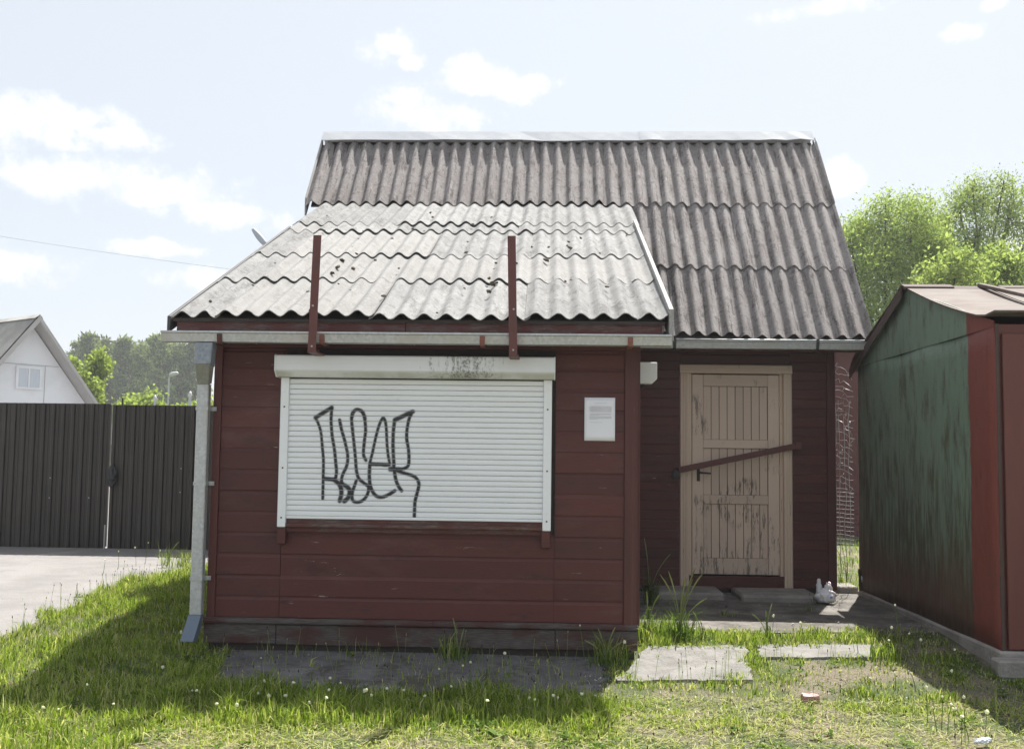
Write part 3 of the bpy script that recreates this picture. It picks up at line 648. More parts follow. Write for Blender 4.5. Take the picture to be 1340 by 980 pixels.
for i in range(4): lay_row(lr, LX0, LX1, rows[i], rows[i+1], ZL, P1, W_[i], 3+i, lap=.16, lift=.014)
lay_row(lr, LX0-.03+.03, .80, 2.98, 4.17, ZL, P1, [7,8,8], 9, lap=.10, lift=.02)
MX0, MX1, RY, RZ = -2.743, 2.985, 4.976, 4.99
ZB = lambda y: ZM(2*RY-y)
mr = ob('main_roof', slope_deck(MX0+.05, LX1+.02, 4.18, RY, ZM).add(*[slope_deck(LX1+.021, MX1-.002, 2.862, RY, ZM).__dict__[k] for k in ('v', 'f')]).mesh('roof_deck', 'darkwood'), kiosk)
lay_row(mr, MX0, MX1, 4.16, RY-.02, ZM, P2, [8,6,8,8,8], 12, lap=-.03, lift=.024, amp=.030, mat='asb_main')
lay_row(mr, .707, MX1, 3.49, 4.16, ZM, P2, [1,7,8], 14, lap=.12, lift=.016, amp=.030, mat='asb_main')
lay_row(mr, .707, MX1, 2.843, 3.49, ZM, P2, [3,4.0,8], 15, lap=.12, lift=.016, amp=.030, mat='asb_main')
# back slope
bs = ob('back_roof', MB().prism([(RY, RZ-.004), (2*RY-2.9, ZB(2*RY-2.9)-.004), (2*RY-2.9, ZB(2*RY-2.9)-.026), (RY, RZ-.026)], 0, MX0+.05, MX1-.03).mesh('roof_deck', 'darkwood'), kiosk)
for r in range(3):
    yb = RY+.02+r*.7; L = (.66 if r == 0 else .80)/math.cos(P2)
    me = sheet_mesh('roofing_sheet', 38.5, L, 40+r)
    ye = yb+.70
    ob('roofing_sheet', me, bs, (MX1, ye, ZB(ye)+.06), (P2-.02, 0, math.pi))
# ridge cap: folded sheet in two lengths
def ridge(x0, x1, dz):
    p = [(-.115,-.092),(-.110,-.098),(0,.030),(.110,-.098),(.115,-.092),(.004,.040),(-.004,.040)]
    n = 14; V = []; 
    b = MB(); xs = np.linspace(x0, x1, n)
    rs = np.random.default_rng(int(abs(x0)*100))
    for i, x in enumerate(xs):
        wob = rs.normal(0, .005, len(p))
        for k, (y, z) in enumerate(p): V.append((x, RY+y*1.0, RZ+.085+dz+z+(wob[0] if k in (0,1) else 0)))
    m_ = len(p); F = [tuple(range(m_)), tuple(range((n-1)*m_, n*m_))[::-1]]
    for i in range(n-1):
        for k in range(m_): F.append((i*m_+k, i*m_+(k+1) % m_, (i+1)*m_+(k+1) % m_, (i+1)*m_+k))
    return b.add(V, F).mesh('ridge_cap', 'ridge')
ob('ridge_cap', ridge(MX0-.01, 1.02, 0), kiosk); ob('ridge_cap', ridge(.98, MX1+.01, .006), kiosk)
# barge boards
def slope_board(name, x0, x1, ya, yb, zf, top, bot, mat): return ob(name, MB().prism([(ya, zf(ya)+top), (yb, zf(yb)+top), (yb, zf(yb)+bot), (ya, zf(ya)+bot)], 0, x0, x1).mesh(name, mat, .003), kiosk)
slope_board('bargeboard', LX1+.012, LX1+.042, -.30, 2.93, ZL, .095, -.12, 'greyboard')
slope_board('bargeboard', MX1+.012, MX1+.035, 2.83, RY-.01, ZM, .065, -.17, 'verge')
slope_board('bargeboard', MX1+.036, MX1+.045, 2.82, RY-.01, ZM, .075, .04, 'timber')
slope_board('bargeboard', LX0-.03, LX0-.008, -.26, 2.95, ZL, .012, -.10, 'verge')
slope_board('bargeboard', MX0-.03, MX0-.008, 4.22, RY, ZM, .04, -.16, 'greyboard')
# fascia beams, soffit, gutters
ob('fascia_board', MB().box(LX0+.03, -1.0, -.240, -.205, 2.100, 2.212).mesh('fascia_board', 'beam', .004), kiosk)
ob('fascia_board', MB().box(-.996, LX1-.03, -.238, -.207, 2.103, 2.212).mesh('fascia_board', 'beam', .004), kiosk)
ob('soffit', MB().box(LX0+.05, LX1-.05, -.18, .015, 2.115, 2.135).mesh('soffit', 'red', 0), kiosk)
ob('soffit', MB().box(LX1+.05, MX1-.05, 2.93, PY+.015, 2.42, 2.44).mesh('soffit', 'red', 0), kiosk)
ob('fascia_board', MB().box(LX1+.05, MX1-.02, 2.895, 2.925, 2.33, 2.47).mesh('fascia_board', 'beam', .004), kiosk)
def gutter(x0, x1, y, ztop, h, d, label=None):
    t = .003
    prof = [(y,ztop),(y-.012,ztop+.002),(y-.014,ztop-.010),(y-.002,ztop-.014),(y+.012,ztop-h),(y+d,ztop-h),(y+d,ztop+.012),(y+d-t,ztop+.012),(y+d-t,ztop-h+t),(y+.012+t,ztop-h+t),(y+t,ztop-.008)]
    b = MB().prism(prof, 0, x0, x1)
    b.prism([(y+.001,ztop-.004),(y+.0125,ztop-h+.001),(y+d-.001,ztop-h+.001),(y+d-.001,ztop)], 0, x0-.002, x0-.0005)
    b.prism([(y+.001,ztop-.004),(y+.0125,ztop-h+.001),(y+d-.001,ztop-h+.001),(y+d-.001,ztop)], 0, x1+.0005, x1+.002)
    return b.mesh('gutter', 'galv')
GY = -.345
g1 = ob('gutter', gutter(-2.63, .78, GY, 2.107, .068, .11), kiosk)
for px in (287, 421, 631, 825):
    x = on_plane(px, 448, 1, GY)[0]
    ob('gutter_bracket', MB().prism([(GY-.006,2.09),(GY-.004,2.06),(GY+.006,2.030),(GY+.16,2.028),(GY+.16,2.034),(GY+.010,2.036),(GY+.0,2.062),(GY-.001,2.09)], 0, x-.017, x+.017).mesh('gutter_bracket', 'bracket' if px > 300 else 'red'), g1)
for px in (330, 540, 746): 
    x = on_plane(px, 448, 1, GY)[0]; ob('gutter_joint', MB().prism([(GY-.0165,2.111),(GY-.003,2.09),(GY+.010,2.036),(GY+.115,2.036),(GY+.115,2.037),(GY+.012,2.0375),(GY-.001,2.092),(GY-.012,2.1115)], 0, x-.003, x+.003).mesh('gutter_joint', 'galv'), g1)
GY2 = 2.775
g2 = ob('gutter', gutter(.80, MX1+.02, GY2, 2.42, .075, .11), kiosk)
ob('gutter_lip', MB().tube([(.80,GY2-.008,2.424),(MX1+.02,GY2-.008,2.424)], .010, 8).mesh('gutter_lip', 'galv', smooth=True), g2)
for px in (883, 1070):
    x = on_plane(px, 455, 1, GY2)[0]; ob('gutter_bracket', MB().prism([(GY2-.020,2.438),(GY2-.018,2.40),(GY2+.006,2.338),(GY2+.13,2.338),(GY2+.13,2.342),(GY2+.009,2.343),(GY2-.014,2.40),(GY2-.010,2.436)], 0, x-.014, x+.014).mesh('gutter_bracket', 'verge'), g2)
# rain pipe
dp = ob('downpipe', MB().mesh('e') if False else MB().box(-2.455, -2.375, -.10, -.035, .195, 1.77).mesh('downpipe', 'galv', .006), kiosk)
hx0, hx1 = on_plane(255, 460, 1, -.335)[0], on_plane(276, 460, 1, -.335)[0]; hb = 1.885
BOX6 = [(0,1,2,3),(7,6,5,4),(0,4,5,1),(1,5,6,2),(2,6,7,3),(3,7,4,0)]
hop = MB().add([(hx0,-.345,2.033),(hx1+.012,-.345,2.033),(hx1+.012,-.245,2.033),(hx0,-.245,2.033),(hx0,-.345,hb),(hx1,-.345,hb),(hx1,-.245,hb-.015),(hx0,-.245,hb-.015)], BOX6)
ob('outlet', hop.mesh('outlet', 'shoe_shade2', .006), dp)
elb = MB().add([(hx0+.002,-.343,hb+.002),(hx1-.002,-.343,hb+.002),(hx1-.002,-.247,hb-.013),(hx0+.002,-.247,hb-.013),(-2.457,-.102,1.765),(-2.373,-.102,1.765),(-2.373,-.033,1.775),(-2.457,-.033,1.775)], BOX6)
ob('elbow', elb.mesh('elbow', 'galv', .004), dp)
shoe = MB().add([(-2.458,-.103,.197),(-2.372,-.103,.197),(-2.372,-.033,.197),(-2.458,-.033,.197),(-2.482,-.185,.035),(-2.392,-.185,.035),(-2.392,-.10,.02),(-2.482,-.10,.02)],
               [(0,1,2,3),(0,4,5,1),(1,5,6,2),(2,6,7,3),(3,7,4,0)])
ob('shoe', shoe.mesh('shoe', 'shoe_shade', 0), dp)
for z in (1.60, 1.085, .44):
    ob('pipe_bracket', MB().box(-2.459, -2.371, -.104, -.031, z-.012, z+.012).box(-2.372, -2.335, -.036, -.026, z-.014, z+.014).tube([(-2.348,-.05,z),(-2.348,-.03,z)], .008, 8).mesh('pipe_bracket', 'galv', 0), dp)

# ------------------------------------------------------------------ fixtures on the kiosk
for i, (pt, pb, lab) in enumerate((((415.5,308), (408,459), 'red angle-iron upright above the gutter, nearer the downpipe'), ((669.5,309), (671.5,464), 'red angle-iron upright above the gutter, right of the graffiti'))):
    yy = -.385; a, b = on_plane(*pt, 1, yy), on_plane(*pb, 1, yy)
    t = thing('steel_upright', tuple(b), lab, 'steel upright', 'sign uprights on the gutter')
    w = .027; mb = MB()
    ring = [(-w,-.004),(w,-.004),(w,.0),(-w+.005,.0),(-w+.005,.045),(-w,.045)]
    vs_ = [(a_[0]+x, yy+y, a_[2]) for a_ in (b, a) for x, y in ring]
    mb.add([tuple(Vector(v)-Vector(b)) for v in vs_], [tuple(range(6))[::-1], tuple(range(6, 12))]+[(k, (k+1) % 6, (k+1) % 6+6, k+6) for k in range(6)])
    o = ob('angle_iron', mb.mesh('angle_iron', 'redsteel'), t, tuple(b))
    br = MB().box(-.03, .035, .001, yy*-1-.03, -.012, .0).box(-.004, .008, .002, .20, -.0, .03); ob('foot_bracket', br.mesh('foot_bracket', 'redsteel'), t, (b[0], yy, b[2]))
    for z in (.03, .30): ob('bolt', MB().tube([(0,-.009,0),(0,-.004,0)], .007, 6).mesh('bolt', 'wire'), t, (b[0], yy, b[2]+z))
# paper notice
nx, nz = .2196, 1.709
nt_ = thing('paper_notice', (nx+.105, -.004, nz-.297), 'white printed paper notice on red boards right of the shutter', 'notice')
V = []; n = 8
for i in range(n+1):
    for j in range(n+1): V.append((nx+.21*i/n, -.0045-.0025*math.sin(i*.9)*math.sin(j*.7)-.003*(j == n)*(i in (0, n)), nz-.297+.297*j/n))
F = [(i*(n+1)+j, (i+1)*(n+1)+j, (i+1)*(n+1)+j+1, i*(n+1)+j+1) for i in range(n) for j in range(n)]
base = Vector((nx+.105, -.004, nz-.297))
def rel(vs_, b): return [tuple(Vector(v)-b) for v in vs_]
pm = MB().add(rel(V, base), F).mesh('sheet', 'paper', smooth=True)
po = ob('sheet', pm, nt_, base); sd = po.modifiers.new('s', 'SOLIDIFY'); sd.thickness = .0008
rp = random.Random(5); mb = MB()
def line(x0, x1, z):
    x = x0
    while x < x1:
        w = min(rp.uniform(.004, .016), x1-x); mb.box(x, x+w, -.0042, -.0038, z-.0009, z+.0009); x += w+.0025
line(.07, .155, .258)
for k in range(8): line(.035+.008*(k == 0), .187, .236-k*.0052)
for k in range(3): line(.035+.008*(k == 0), .187 if k < 2 else .10, .186-k*.0052)
for k in range(4): line(.035, .187 if k < 3 else .09, .166-k*.0056)
line(.04, .12, .126)
ob('printed_text', mb.mesh('printed_text', 'print'), nt_, (nx, -.004, nz-.297))
# white alarm box beside the corner
al = thing('alarm_box', (XR+.085, .35, 1.84), 'white plastic alarm box fixed beside the kiosk corner board, by the porch', 'alarm box')
ax0 = XR+.0245; b0 = Vector((XR+.085, .35, 1.84)); q = lambda px, py: on_plane(px, py, 1, .30)
zt, zb = q(850, 474)[2], q(850, 502)[2]; xr_ = q(860, 490)[0]
ob('cover', MB().prism([(ax0-b0.x, zb-b0.z), (xr_-.035-b0.x, zb-b0.z), (xr_-b0.x, zb+.035-b0.z), (xr_-b0.x, zt-b0.z), (ax0-b0.x, zt-b0.z)], 1, -.05, .05).mesh('cover', 'plastic', .004), al, b0)
ob('cable_gland', MB().tube([(ax0+.02-b0.x,0,zb-b0.z),(ax0+.03-b0.x,-.01,zb-.03-b0.z),(ax0+.01-b0.x,.0,zb-.045-b0.z)], .012, 6).tube([(ax0+.05-b0.x,0,zb-b0.z),(ax0+.035-b0.x,.01,zb-.025-b0.z)], .01, 6).mesh('cable_gland', 'black'), al, b0)
# iron bar across the door
ba, bb = on_plane(888, 615, 1, PY-.06), on_plane(1045, 583, 1, PY-.06)
lb = thing('locking_bar', tuple((ba+bb)/2), 'red-brown flat iron bar slanting across the tan door', 'locking bar')
c0 = Vector((ba+bb)/2)
ob('bar', MB().beam(Vector(ba)-c0, Vector(bb)-c0, .008, .058, (0,0,1)).mesh('bar', 'redsteel', .002), lb, c0)
ob('padlock', MB().box(-.035, .03, -.03, .02, -.06, .01).tube([(-.02,0,.01),(-.02,0,.04),(.015,0,.045),(.02,0,.01)], .007, 6).mesh('padlock', 'black', .004), lb, (ba[0]-.02, PY-.055, ba[2]-.02))
ob('staple', MB().box(-.035, .03, -.016, .052, -.035, .035).mesh('staple', 'redsteel', .003), lb, (bb[0], PY-.06, bb[2]))
# moss and litter on the front roof
mo = []
for s in range(4):
    bm = bmesh.new(); bmesh.ops.create_icosphere(bm, subdivisions=2, radius=1)
    for v in bm.verts: v.co *= random.uniform(.65, 1.15)
    for v in bm.verts: v.co.z *= .6
    me = bpy.data.meshes.new('moss_clump'); bm.to_mesh(me); bm.free(); me.materials.append(MAT['moss']); mo.append(me)
spots = [(417,287),(428,283),(424,302),(448,341),(462,352),(435,358),(383,353),(346,362),(340,331),(350,363),(443,372),(459,381),(404,383),(442,350),(502,388),(275,395),(461,324),(467,333),(475,303),(491,341),(469,313),(513,313),(540,300),(555,303),(522,352),(563,279),(566,285),(612,317),(610,331),(608,378),(619,294),(643,285),(650,340),(649,345),(572,410),(640,382),(696,324),(718,324),(742,322),(744,317),(746,325),(740,369),(747,367),(785,332),(794,376),(820,309),(715,341),(645,372),(408,408),(640,365),(676,345),(760,312),(650,371),(360,345),(331,374),(820,307)]
for i, (px, py) in enumerate(spots):
    d = CF*FPX+CR*(px-PW/2)+CU*(PH/2-py); t = (2.199+.05-CAM[2]-.4105*(-.28-CAM[1]))/(d[2]-.4105*d[1]); p = CAM+t*d
    s = random.choice((.009,.011,.014,.017,.023))
    ob_ = ob('moss_clump', mo[i % 4], None, (p[0], p[1], p[2]+.004), (P1, 0, random.uniform(0, 6)), (s*random.uniform(.8,1.6), s*random.uniform(.8, 1.4), s))
    where = 'left of the first red upright' if px < 410 else 'between the two red uprights' if px < 668 else 'right of the second red upright'
    part = 'uppermost sheets' if py < 309 else 'third row of sheets' if py < 341 else 'second row of sheets' if py < 374 else 'eave row of sheets'
    tag(ob_, 'brown moss clump on the '+part+', '+where, 'moss clump', 'moss clumps on the front roof')

# ------------------------------------------------------------------ garage
GX, GN, GF, GZB = 3.0, -.06, 3.22, .055
GA_Y, GA_Z = 1.68, 2.72
gar = thing('metal_garage', (GX, GN, 0), 'streaked green steel garage with red front edge and low gabled roof', 'garage')
ob('plinth', MB().box(GX-.035, GX+3.1, GN-.03, GF, -.22, GZB).mesh('plinth', 'plinth', .012), gar)
ob('plinth', MB().box(GX-.10, GX+3.1, GN-.17, GN-.031, -.24, GZB-.035).mesh('plinth', 'plinth', .012), gar)
zt_ = 2.235
V = []; ny, nz_ = 24, 14; rs = np.random.default_rng(3)
def zroof(y):
    u = (y-GN)/(GA_Y-GN) if y < GA_Y else (GF-y)/(GF-GA_Y)
    return zt_+.02+(GA_Z-zt_)*max(u, 0)
wb = MB()
for i in range(ny+1):
    y = GN+(GF-GN)*i/ny
    for j in range(nz_+1):
        z = GZB+(zt_-GZB)*j/nz_; V.append((GX+.006*math.sin(y*5+z*2)*math.sin(z*3+1), y, z))
wb.add(V, [(i*(nz_+1)+j, (i+1)*(nz_+1)+j, (i+1)*(nz_+1)+j+1, i*(nz_+1)+j+1) for i in range(ny) for j in range(nz_)])
gwm = wb.mesh('side_wall', 'garage', smooth=True, fix=True); so = ob('side_wall', gwm, gar); md = so.modifiers.new('s', 'SOLIDIFY'); md.thickness = .01; md.offset = -1
gp_ = [(GN, zt_-.02), (GN, zroof(GN)), (GA_Y, zroof(GA_Y)), (GF, zroof(GF)), (GF, zt_-.02)]
ob('gable_panel', MB().prism(gp_, 0, GX-.018, GX-.010).mesh('gable_panel', 'garage'), gar)
ob('corner_angle', MB().box(GX-.008, GX+.012, GN-.006, GN+.012, GZB, zt_-.0).mesh('corner_angle', 'rust'), gar)
ob('front_wall', MB().box(GX+.013, GX+3.0, GN+.02, GN+.06, GZB, zt_).mesh('front_wall', 'garagered'), gar)
dl = ob('door_leaf', MB().box(GX+.035, GX+1.45, GN-.012, GN+.0195, GZB+.01, 2.17).mesh('door_leaf', 'garagered', .004), gar)
ob('door_leaf', MB().box(GX+1.47, GX+2.9, GN-.012, GN+.0195, GZB+.01, 2.17).mesh('door_leaf', 'garagered', .004), gar)
ob('back_wall', MB().box(GX+.012, GX+3.0, GF-.03, GF-.002, GZB, zt_).mesh('back_wall', 'garage'), gar)
ob('far_side_wall', MB().box(GX+3.0, GX+3.02, GN, GF, GZB, zt_).mesh('far_side_wall', 'garage'), gar)
def roof_sheet(name, x0, x1, ya, yb, sag, mat, dz=0):
    b = MB(); n = 12; V = []
    for i in range(n+1):
        t = i/n; y = ya+(yb-ya)*t; z = zroof(min(max(y, GN), GF))+.03+dz
        if y < GN: z = zt_+.05+dz
        if y > GF: z = zt_+.05+dz-.12*(y-GF)/.1
        z += sag*math.sin(t*math.pi)*-.035+sag*.03*max(0, .16-t)/.16
        for x in (x0, x1): V += [(x, y, z), (x, y, z-.012)]
    F = [(0, 1, 3, 2), tuple(n*4+k for k in (2, 3, 1, 0))]
    for i in range(n):
        a, c = i*4, i*4+4; F += [(a, a+2, c+2, c), (a+3, a+1, c+1, c+3), (a+1, a, c, c+1), (a+2, a+3, c+3, c+2)]
    return b.add(V, F).mesh(name, mat, smooth=False)
gr = ob('roof', roof_sheet('roof', GX-.05, GX+.62, GN-.10, GA_Y, 1, 'garageroof'), gar)
ob('roof_sheet', roof_sheet('roof_sheet', GX+.625, GX+3.1, GN-.10, GA_Y, 1, 'garageroof', .004), gr)
ob('roof_sheet', roof_sheet('roof_sheet', GX-.07, GX+3.1, GA_Y+.003, GF+.08, .0, 'rust'), gr)
ob('verge_strip', MB().prism([(GA_Y+.02, zroof(GA_Y)+.02), (GF+.08, zroof(GF)-.07), (GF+.08, zroof(GF)-.15), (GA_Y+.02, zroof(GA_Y)-.075)], 0, GX-.068, GX-.058).mesh('verge_strip', 'rust'), gr)
ob('seam_strip', MB().beam((GX+.62, GN-.08, zt_+.082), (GX+.58, GA_Y-.02, GA_Z+.062), .05, .03).mesh('seam_strip', 'garageroof', .004), gr)
for a, b, dz in ((-.07, .34, .062), (.345, .72, .050), (.73, 3.1, .058)):
    ob('ridge_cap', MB().prism([(GA_Y-.09, GA_Z+dz-.028), (GA_Y, GA_Z+dz+.006), (GA_Y+.09, GA_Z+dz-.03), (GA_Y+.09, GA_Z+dz-.05), (GA_Y, GA_Z+dz-.012), (GA_Y-.09, GA_Z+dz-.05)], 0, GX+a, GX+b).mesh('ridge_cap', 'rust'), gr)

# ------------------------------------------------------------------ gate
GTY = 6.8
gate = thing('sheet_metal_gate', (-5.93, GTY, 0), 'dark brown profiled sheet double gate closing the paved yard', 'gate')
def profiled(x0, n_ribs, z0, z1, pitch=.134):
    pts = []
    for k in range(n_ribs):
        a = x0+k*pitch
        pts += [(a, 0), (a+.012, -.022), (a+.045, -.022), (a+.057, 0), (a+.088, 0), (a+.092, -.006), (a+.098, -.006), (a+.102, 0)]
    pts.append((x0+n_ribs*pitch, 0)); n = len(pts)
    V = [(x, y, z) for z in (z0, z1) for x, y in pts]+[(x, y+.002, z) for z in (z0, z1) for x, y in pts]
    F = []
    for i in range(n-1): F += [(i, i+1, n+i+1, n+i), (2*n+i+1, 2*n+i, 3*n+i, 3*n+i+1), (n+i, n+i+1, 3*n+i+1, 3*n+i), (i+1, i, 2*n+i, 2*n+i+1)]
    F += [(0, n, 3*n, 2*n), (n-1, 3*n-1, 4*n-1, 2*n-1)]
    return MB().add(V, F).mesh('profiled_sheet', 'gate')
for (xa, nr, dz, hinge) in ((-8.22, 17, .0, -8.32), (-5.915, 17, -.012, -3.56)):
    lf = ob('leaf', MB().box(xa+.0, xa+.05, GTY+.004, GTY+.044, .03+dz, 1.92+dz).box(xa+17*.134-.05, xa+17*.134, GTY+.004, GTY+.044, .03+dz, 1.92+dz).box(xa+.051, xa+17*.134-.051, GTY+.004, GTY+.044, .10, .14).box(xa+.051, xa+17*.134-.051, GTY+.004, GTY+.044, 1.75, 1.79).mesh('leaf_frame', 'gateframe'), gate)
    ob('profiled_sheet', profiled(xa, 8, -.0+dz, 1.935+dz), lf, (0, GTY, 0)) if False else None
    for k, nrib in ((0, 9), (9, 8)):
        o = ob('profiled_sheet', profiled(0, nrib, 0, 1.94), lf, (xa+k*.134, GTY-.001-.003*(k > 0), -.005+dz))
    for k in (2, 7, 11, 15):
        for z in (.7, 1.0): 
            if random.random() < .6: ob('screw', MB().tube([(0,-.03,0),(0,-.02,0)], .008, 6).mesh('screw', 'wire'), lf, (xa+k*.134+.028, GTY, z+random.uniform(-.1, .1)))
for x in (-8.38, -3.55): ob('post', MB().box(x-.05, x+.05, GTY-.02, GTY+.08, -.1, 2.02).mesh('post', 'gateframe', .004), gate)
ob('drop_bolt', MB().tube([(-5.945,GTY-.03,-.06),(-5.945,GTY-.03,.32)], .012, 8).mesh('drop_bolt', 'wire'), gate)
ob('finial_rod', MB().tube([(-5.80,GTY+.03,1.9),(-5.80,GTY+.03,2.02)], .012, 6).mesh('finial_rod', 'gateframe'), gate)
c = on_plane(147, 623, 1, GTY-.07)
bm = bmesh.new(); bmesh.ops.create_icosphere(bm, subdivisions=3, radius=1)
rs = random.Random(4)
for v in bm.verts:
    k = 1+.18*math.sin(v.co.x*5+v.co.z*4)+.12*math.sin(v.co.y*7-v.co.z*6)
    v.co = Vector((v.co.x*.062*k, v.co.y*.04*k, v.co.z*.15*(1-.2*v.co.x)))
me = bpy.data.meshes.new('lock_cover'); bm.to_mesh(me); bm.free(); me.materials.append(MAT['black'])
tag(ob('lock_cover', me, None, tuple(c)), 'black plastic wrapped round the padlock where the gate leaves meet', 'lock cover')

# ------------------------------------------------------------------ white house beyond the gate
wh = thing('white_house', (-15.9, 25.0, 0), 'white gabled house with corrugated roof rising behind the brown gate', 'house')
ang = R(55); ux = np.array([math.cos(ang), math.sin(ang), 0]); uy = np.array([-math.sin(ang), math.cos(ang), 0]); O = np.array([-15.93, 25.0, 0.])
def whp(u, w, z): return tuple(O+ux*u+uy*w+np.array([0, 0, z])-np.array([-15.9, 25.0, 0]))
apex, rE, lE = 5.42, (3.0, 1.67), (-3.0, 1.67)   # (u, z) at the eaves
def quad8(pts4, dvec):
    return pts4+[tuple(np.array(p)+np.array(dvec)) for p in pts4]
def slab(pts4, d): 
    v = quad8(pts4, d); return MB().add(v, [(0,1,2,3),(7,6,5,4),(0,4,5,1),(1,5,6,2),(2,6,7,3),(3,7,4,0)])
off = np.array(whp(0,0,0))
g = [(-2.7,0),(2.7,0),(2.7,1.90),(0,apex-.22),(-2.7,1.90)]
ob('gable_wall', MB().add([whp(u,.45,z) for u,z in g]+[whp(u,.6,z) for u,z in g], [(0,1,2,3,4),(9,8,7,6,5)]+[(i,(i+1)%5,(i+1)%5+5,i+5) for i in range(5)]).mesh('gable_wall','whitewall'), wh, WL[wh.name])
ob('side_wall', MB().add(quad8([whp(2.55,.61,0),whp(2.7,.61,0),whp(2.7,.61,1.85),whp(2.55,.61,1.85)], uy*9), [(0,1,2,3),(7,6,5,4),(0,4,5,1),(1,5,6,2),(2,6,7,3),(3,7,4,0)]).mesh('side_wall','whitewall'), wh, WL[wh.name])
for (u0, u1, z0, z1, m) in ((-1.1, -1.085, 2.0, 3.9, 'timber'), (.5, .515, 2.0, 3.95, 'timber'), (-.95, .95, 3.95, 3.965, 'timber')):
    ob('panel_joint', slab([whp(u0,.447,z0),whp(u1,.447,z0),whp(u1,.447,z1),whp(u0,.447,z1)], -uy*.01).mesh('panel_joint', m), wh, WL[wh.name])
def wpx(px, py):     # pixel on the gable plane -> (u, z)
    d = CF*FPX+CR*(px-PW/2)+CU*(PH/2-py); p0 = O+uy*.45; t = ((p0-CAM)@uy)/(d@uy); p = CAM+t*d; return (p-O)@ux, p[2]
(u0, z1), (u1, z0) = wpx(23, 481), wpx(51, 508)
wo = ob('window', slab([whp(u0,.449,z0),whp(u1,.449,z0),whp(u1,.449,z1),whp(u0,.449,z1)], -uy*.03).mesh('window', 'film'), wh, WL[wh.name])
for (a0, a1, b0_, b1_) in ((u0-.06, u0+.02, z0-.06, z1+.06), (u1-.02, u1+.06, z0-.06, z1+.06), (u0+.021, u1-.021, z0-.06, z0+.01), (u0+.021, u1-.021, z1-.01, z1+.06), ((u0+u1)/2-.025, (u0+u1)/2+.025, z0+.011, z1-.011)):
    ob('frame', slab([whp(a0,.448,b0_),whp(a1,.448,b0_),whp(a1,.448,b1_),whp(a0,.448,b1_)], -uy*.05).mesh('frame', 'whitewall'), wo, WL[wh.name])
rr = ob('roof', slab([whp(0,0,apex),whp(rE[0],0,rE[1]),whp(rE[0],0,rE[1]-.14),whp(0,0,apex-.14)], uy*9).mesh('roof', 'timber'), wh, WL[wh.name])
ob('roof_slope', slab([whp(-.01,0,apex-.02),whp(lE[0],0,lE[1]),whp(lE[0],0,lE[1]-.1),whp(-.01,0,apex-.14)], uy*9).mesh('roof_slope', 'timber'), rr, WL[wh.name])
# corrugated cover of the visible slope
Lr = math.hypot(lE[0], apex-lE[1]); pit = math.atan2(apex-lE[1], -lE[0])
V = []; nw = 60; nn = nw*6+1
for t in (0, 1):
    for i in range(nn):
        w = .02+i*WAVE/6; amp = .028*math.cos(2*math.pi*i/6)
        V.append(whp(lE[0]*(1-t)-math.sin(pit)*(.04+amp), w, lE[1]+(apex-lE[1])*t+math.cos(pit)*(.04+amp)))
ob('corrugated_cover', MB().add(V, [(i, i+1, nn+i+1, nn+i) for i in range(nn-1)]).mesh('corrugated_cover', 'asb_far', smooth=False), rr, WL[wh.name])
ob('verge_board', slab([whp(.0,-.03,apex+.05),whp(lE[0],-.03,lE[1]+.05),whp(lE[0],-.03,lE[1]-.12),whp(.0,-.03,apex-.16)], uy*.028).mesh('verge_board', 'timber'), rr, WL[wh.name])
ob('verge_board', slab([whp(.0,-.03,apex+.06),whp(rE[0],-.03,rE[1]+.06),whp(rE[0],-.03,rE[1]-.1),whp(.0,-.03,apex-.1)], uy*.028).mesh('verge_board', 'timber'), rr, WL[wh.name])
ob('ridge_cap', slab([whp(-.16,-.02,apex-.04),whp(0,-.02,apex+.09),whp(.12,-.02,apex-.04),whp(0,-.02,apex+.05)], uy*9).mesh('ridge_cap', 'asb_far'), rr, WL[wh.name])

# red shed and wire fence seen through the gap
rs_ = thing('red_shed', (6.5, 11.5, 0), 'dark red shed with pale roof behind the kiosk and garage', 'shed')
sb = Vector((6.5, 11.5, 0))
ob('wall', MB().box(-2.2, 3, 0, 3, -.05, 3.35).mesh('wall', 'shedred'), rs_, sb)
ob('roof', MB().prism([(-.25,3.36),(1.5,3.80),(3.2,3.36),(3.2,3.30),(1.5,3.74),(-.25,3.30)], 0, -2.4, 3.2).mesh('roof', 'paleroof'), rs_, sb)
wf = thing('wire_fence', (2.89, 3.45, 0), 'bright curled wire mesh fence in the gap beside the garage', 'fence')
fb = Vector((2.89, 3.45, 0)); rw_ = random.Random(9)
ob('post', MB().tube([(-.105,0,0),(-.105,0,2.25)], .012, 8).mesh('post', 'redsteel'), wf, fb)
for x in (-.06, -.02, .03, .075): ob('upright_wire', MB().tube([(x+rw_.uniform(-.01,.01),rw_.uniform(-.02,.02),.3+k*.2) for k in range(9)], .0035, 4).mesh('upright_wire', 'wire'), wf, fb)
z = .45
while z < 2.26:
    curl = z > 1.0
    n = 7; pts = []
    for k in range(n):
        t = k/(n-1); pts.append((-.105+.22*t, rw_.uniform(-.03,.03)*(2 if curl else .3), z+(rw_.uniform(-.022,.022)-.07*t*t if curl else rw_.uniform(-.004,.004)-.02*t)))
    ob('wire', MB().tube(pts, .0019, 4).mesh('wire', 'wire'), wf, fb)
    if curl and rw_.random() < .8:
        k = rw_.randint(1, 5); p = Vector(pts[k]); ob('wire_end', MB().tube([p, p+Vector((.015,-.02,.03)), p+Vector((rw_.uniform(-.01,.05),-.03,rw_.uniform(.01,.06)))], .003, 4).mesh('wire_end', 'wire'), wf, fb)
    z += .042 if z < 1.0 else .06
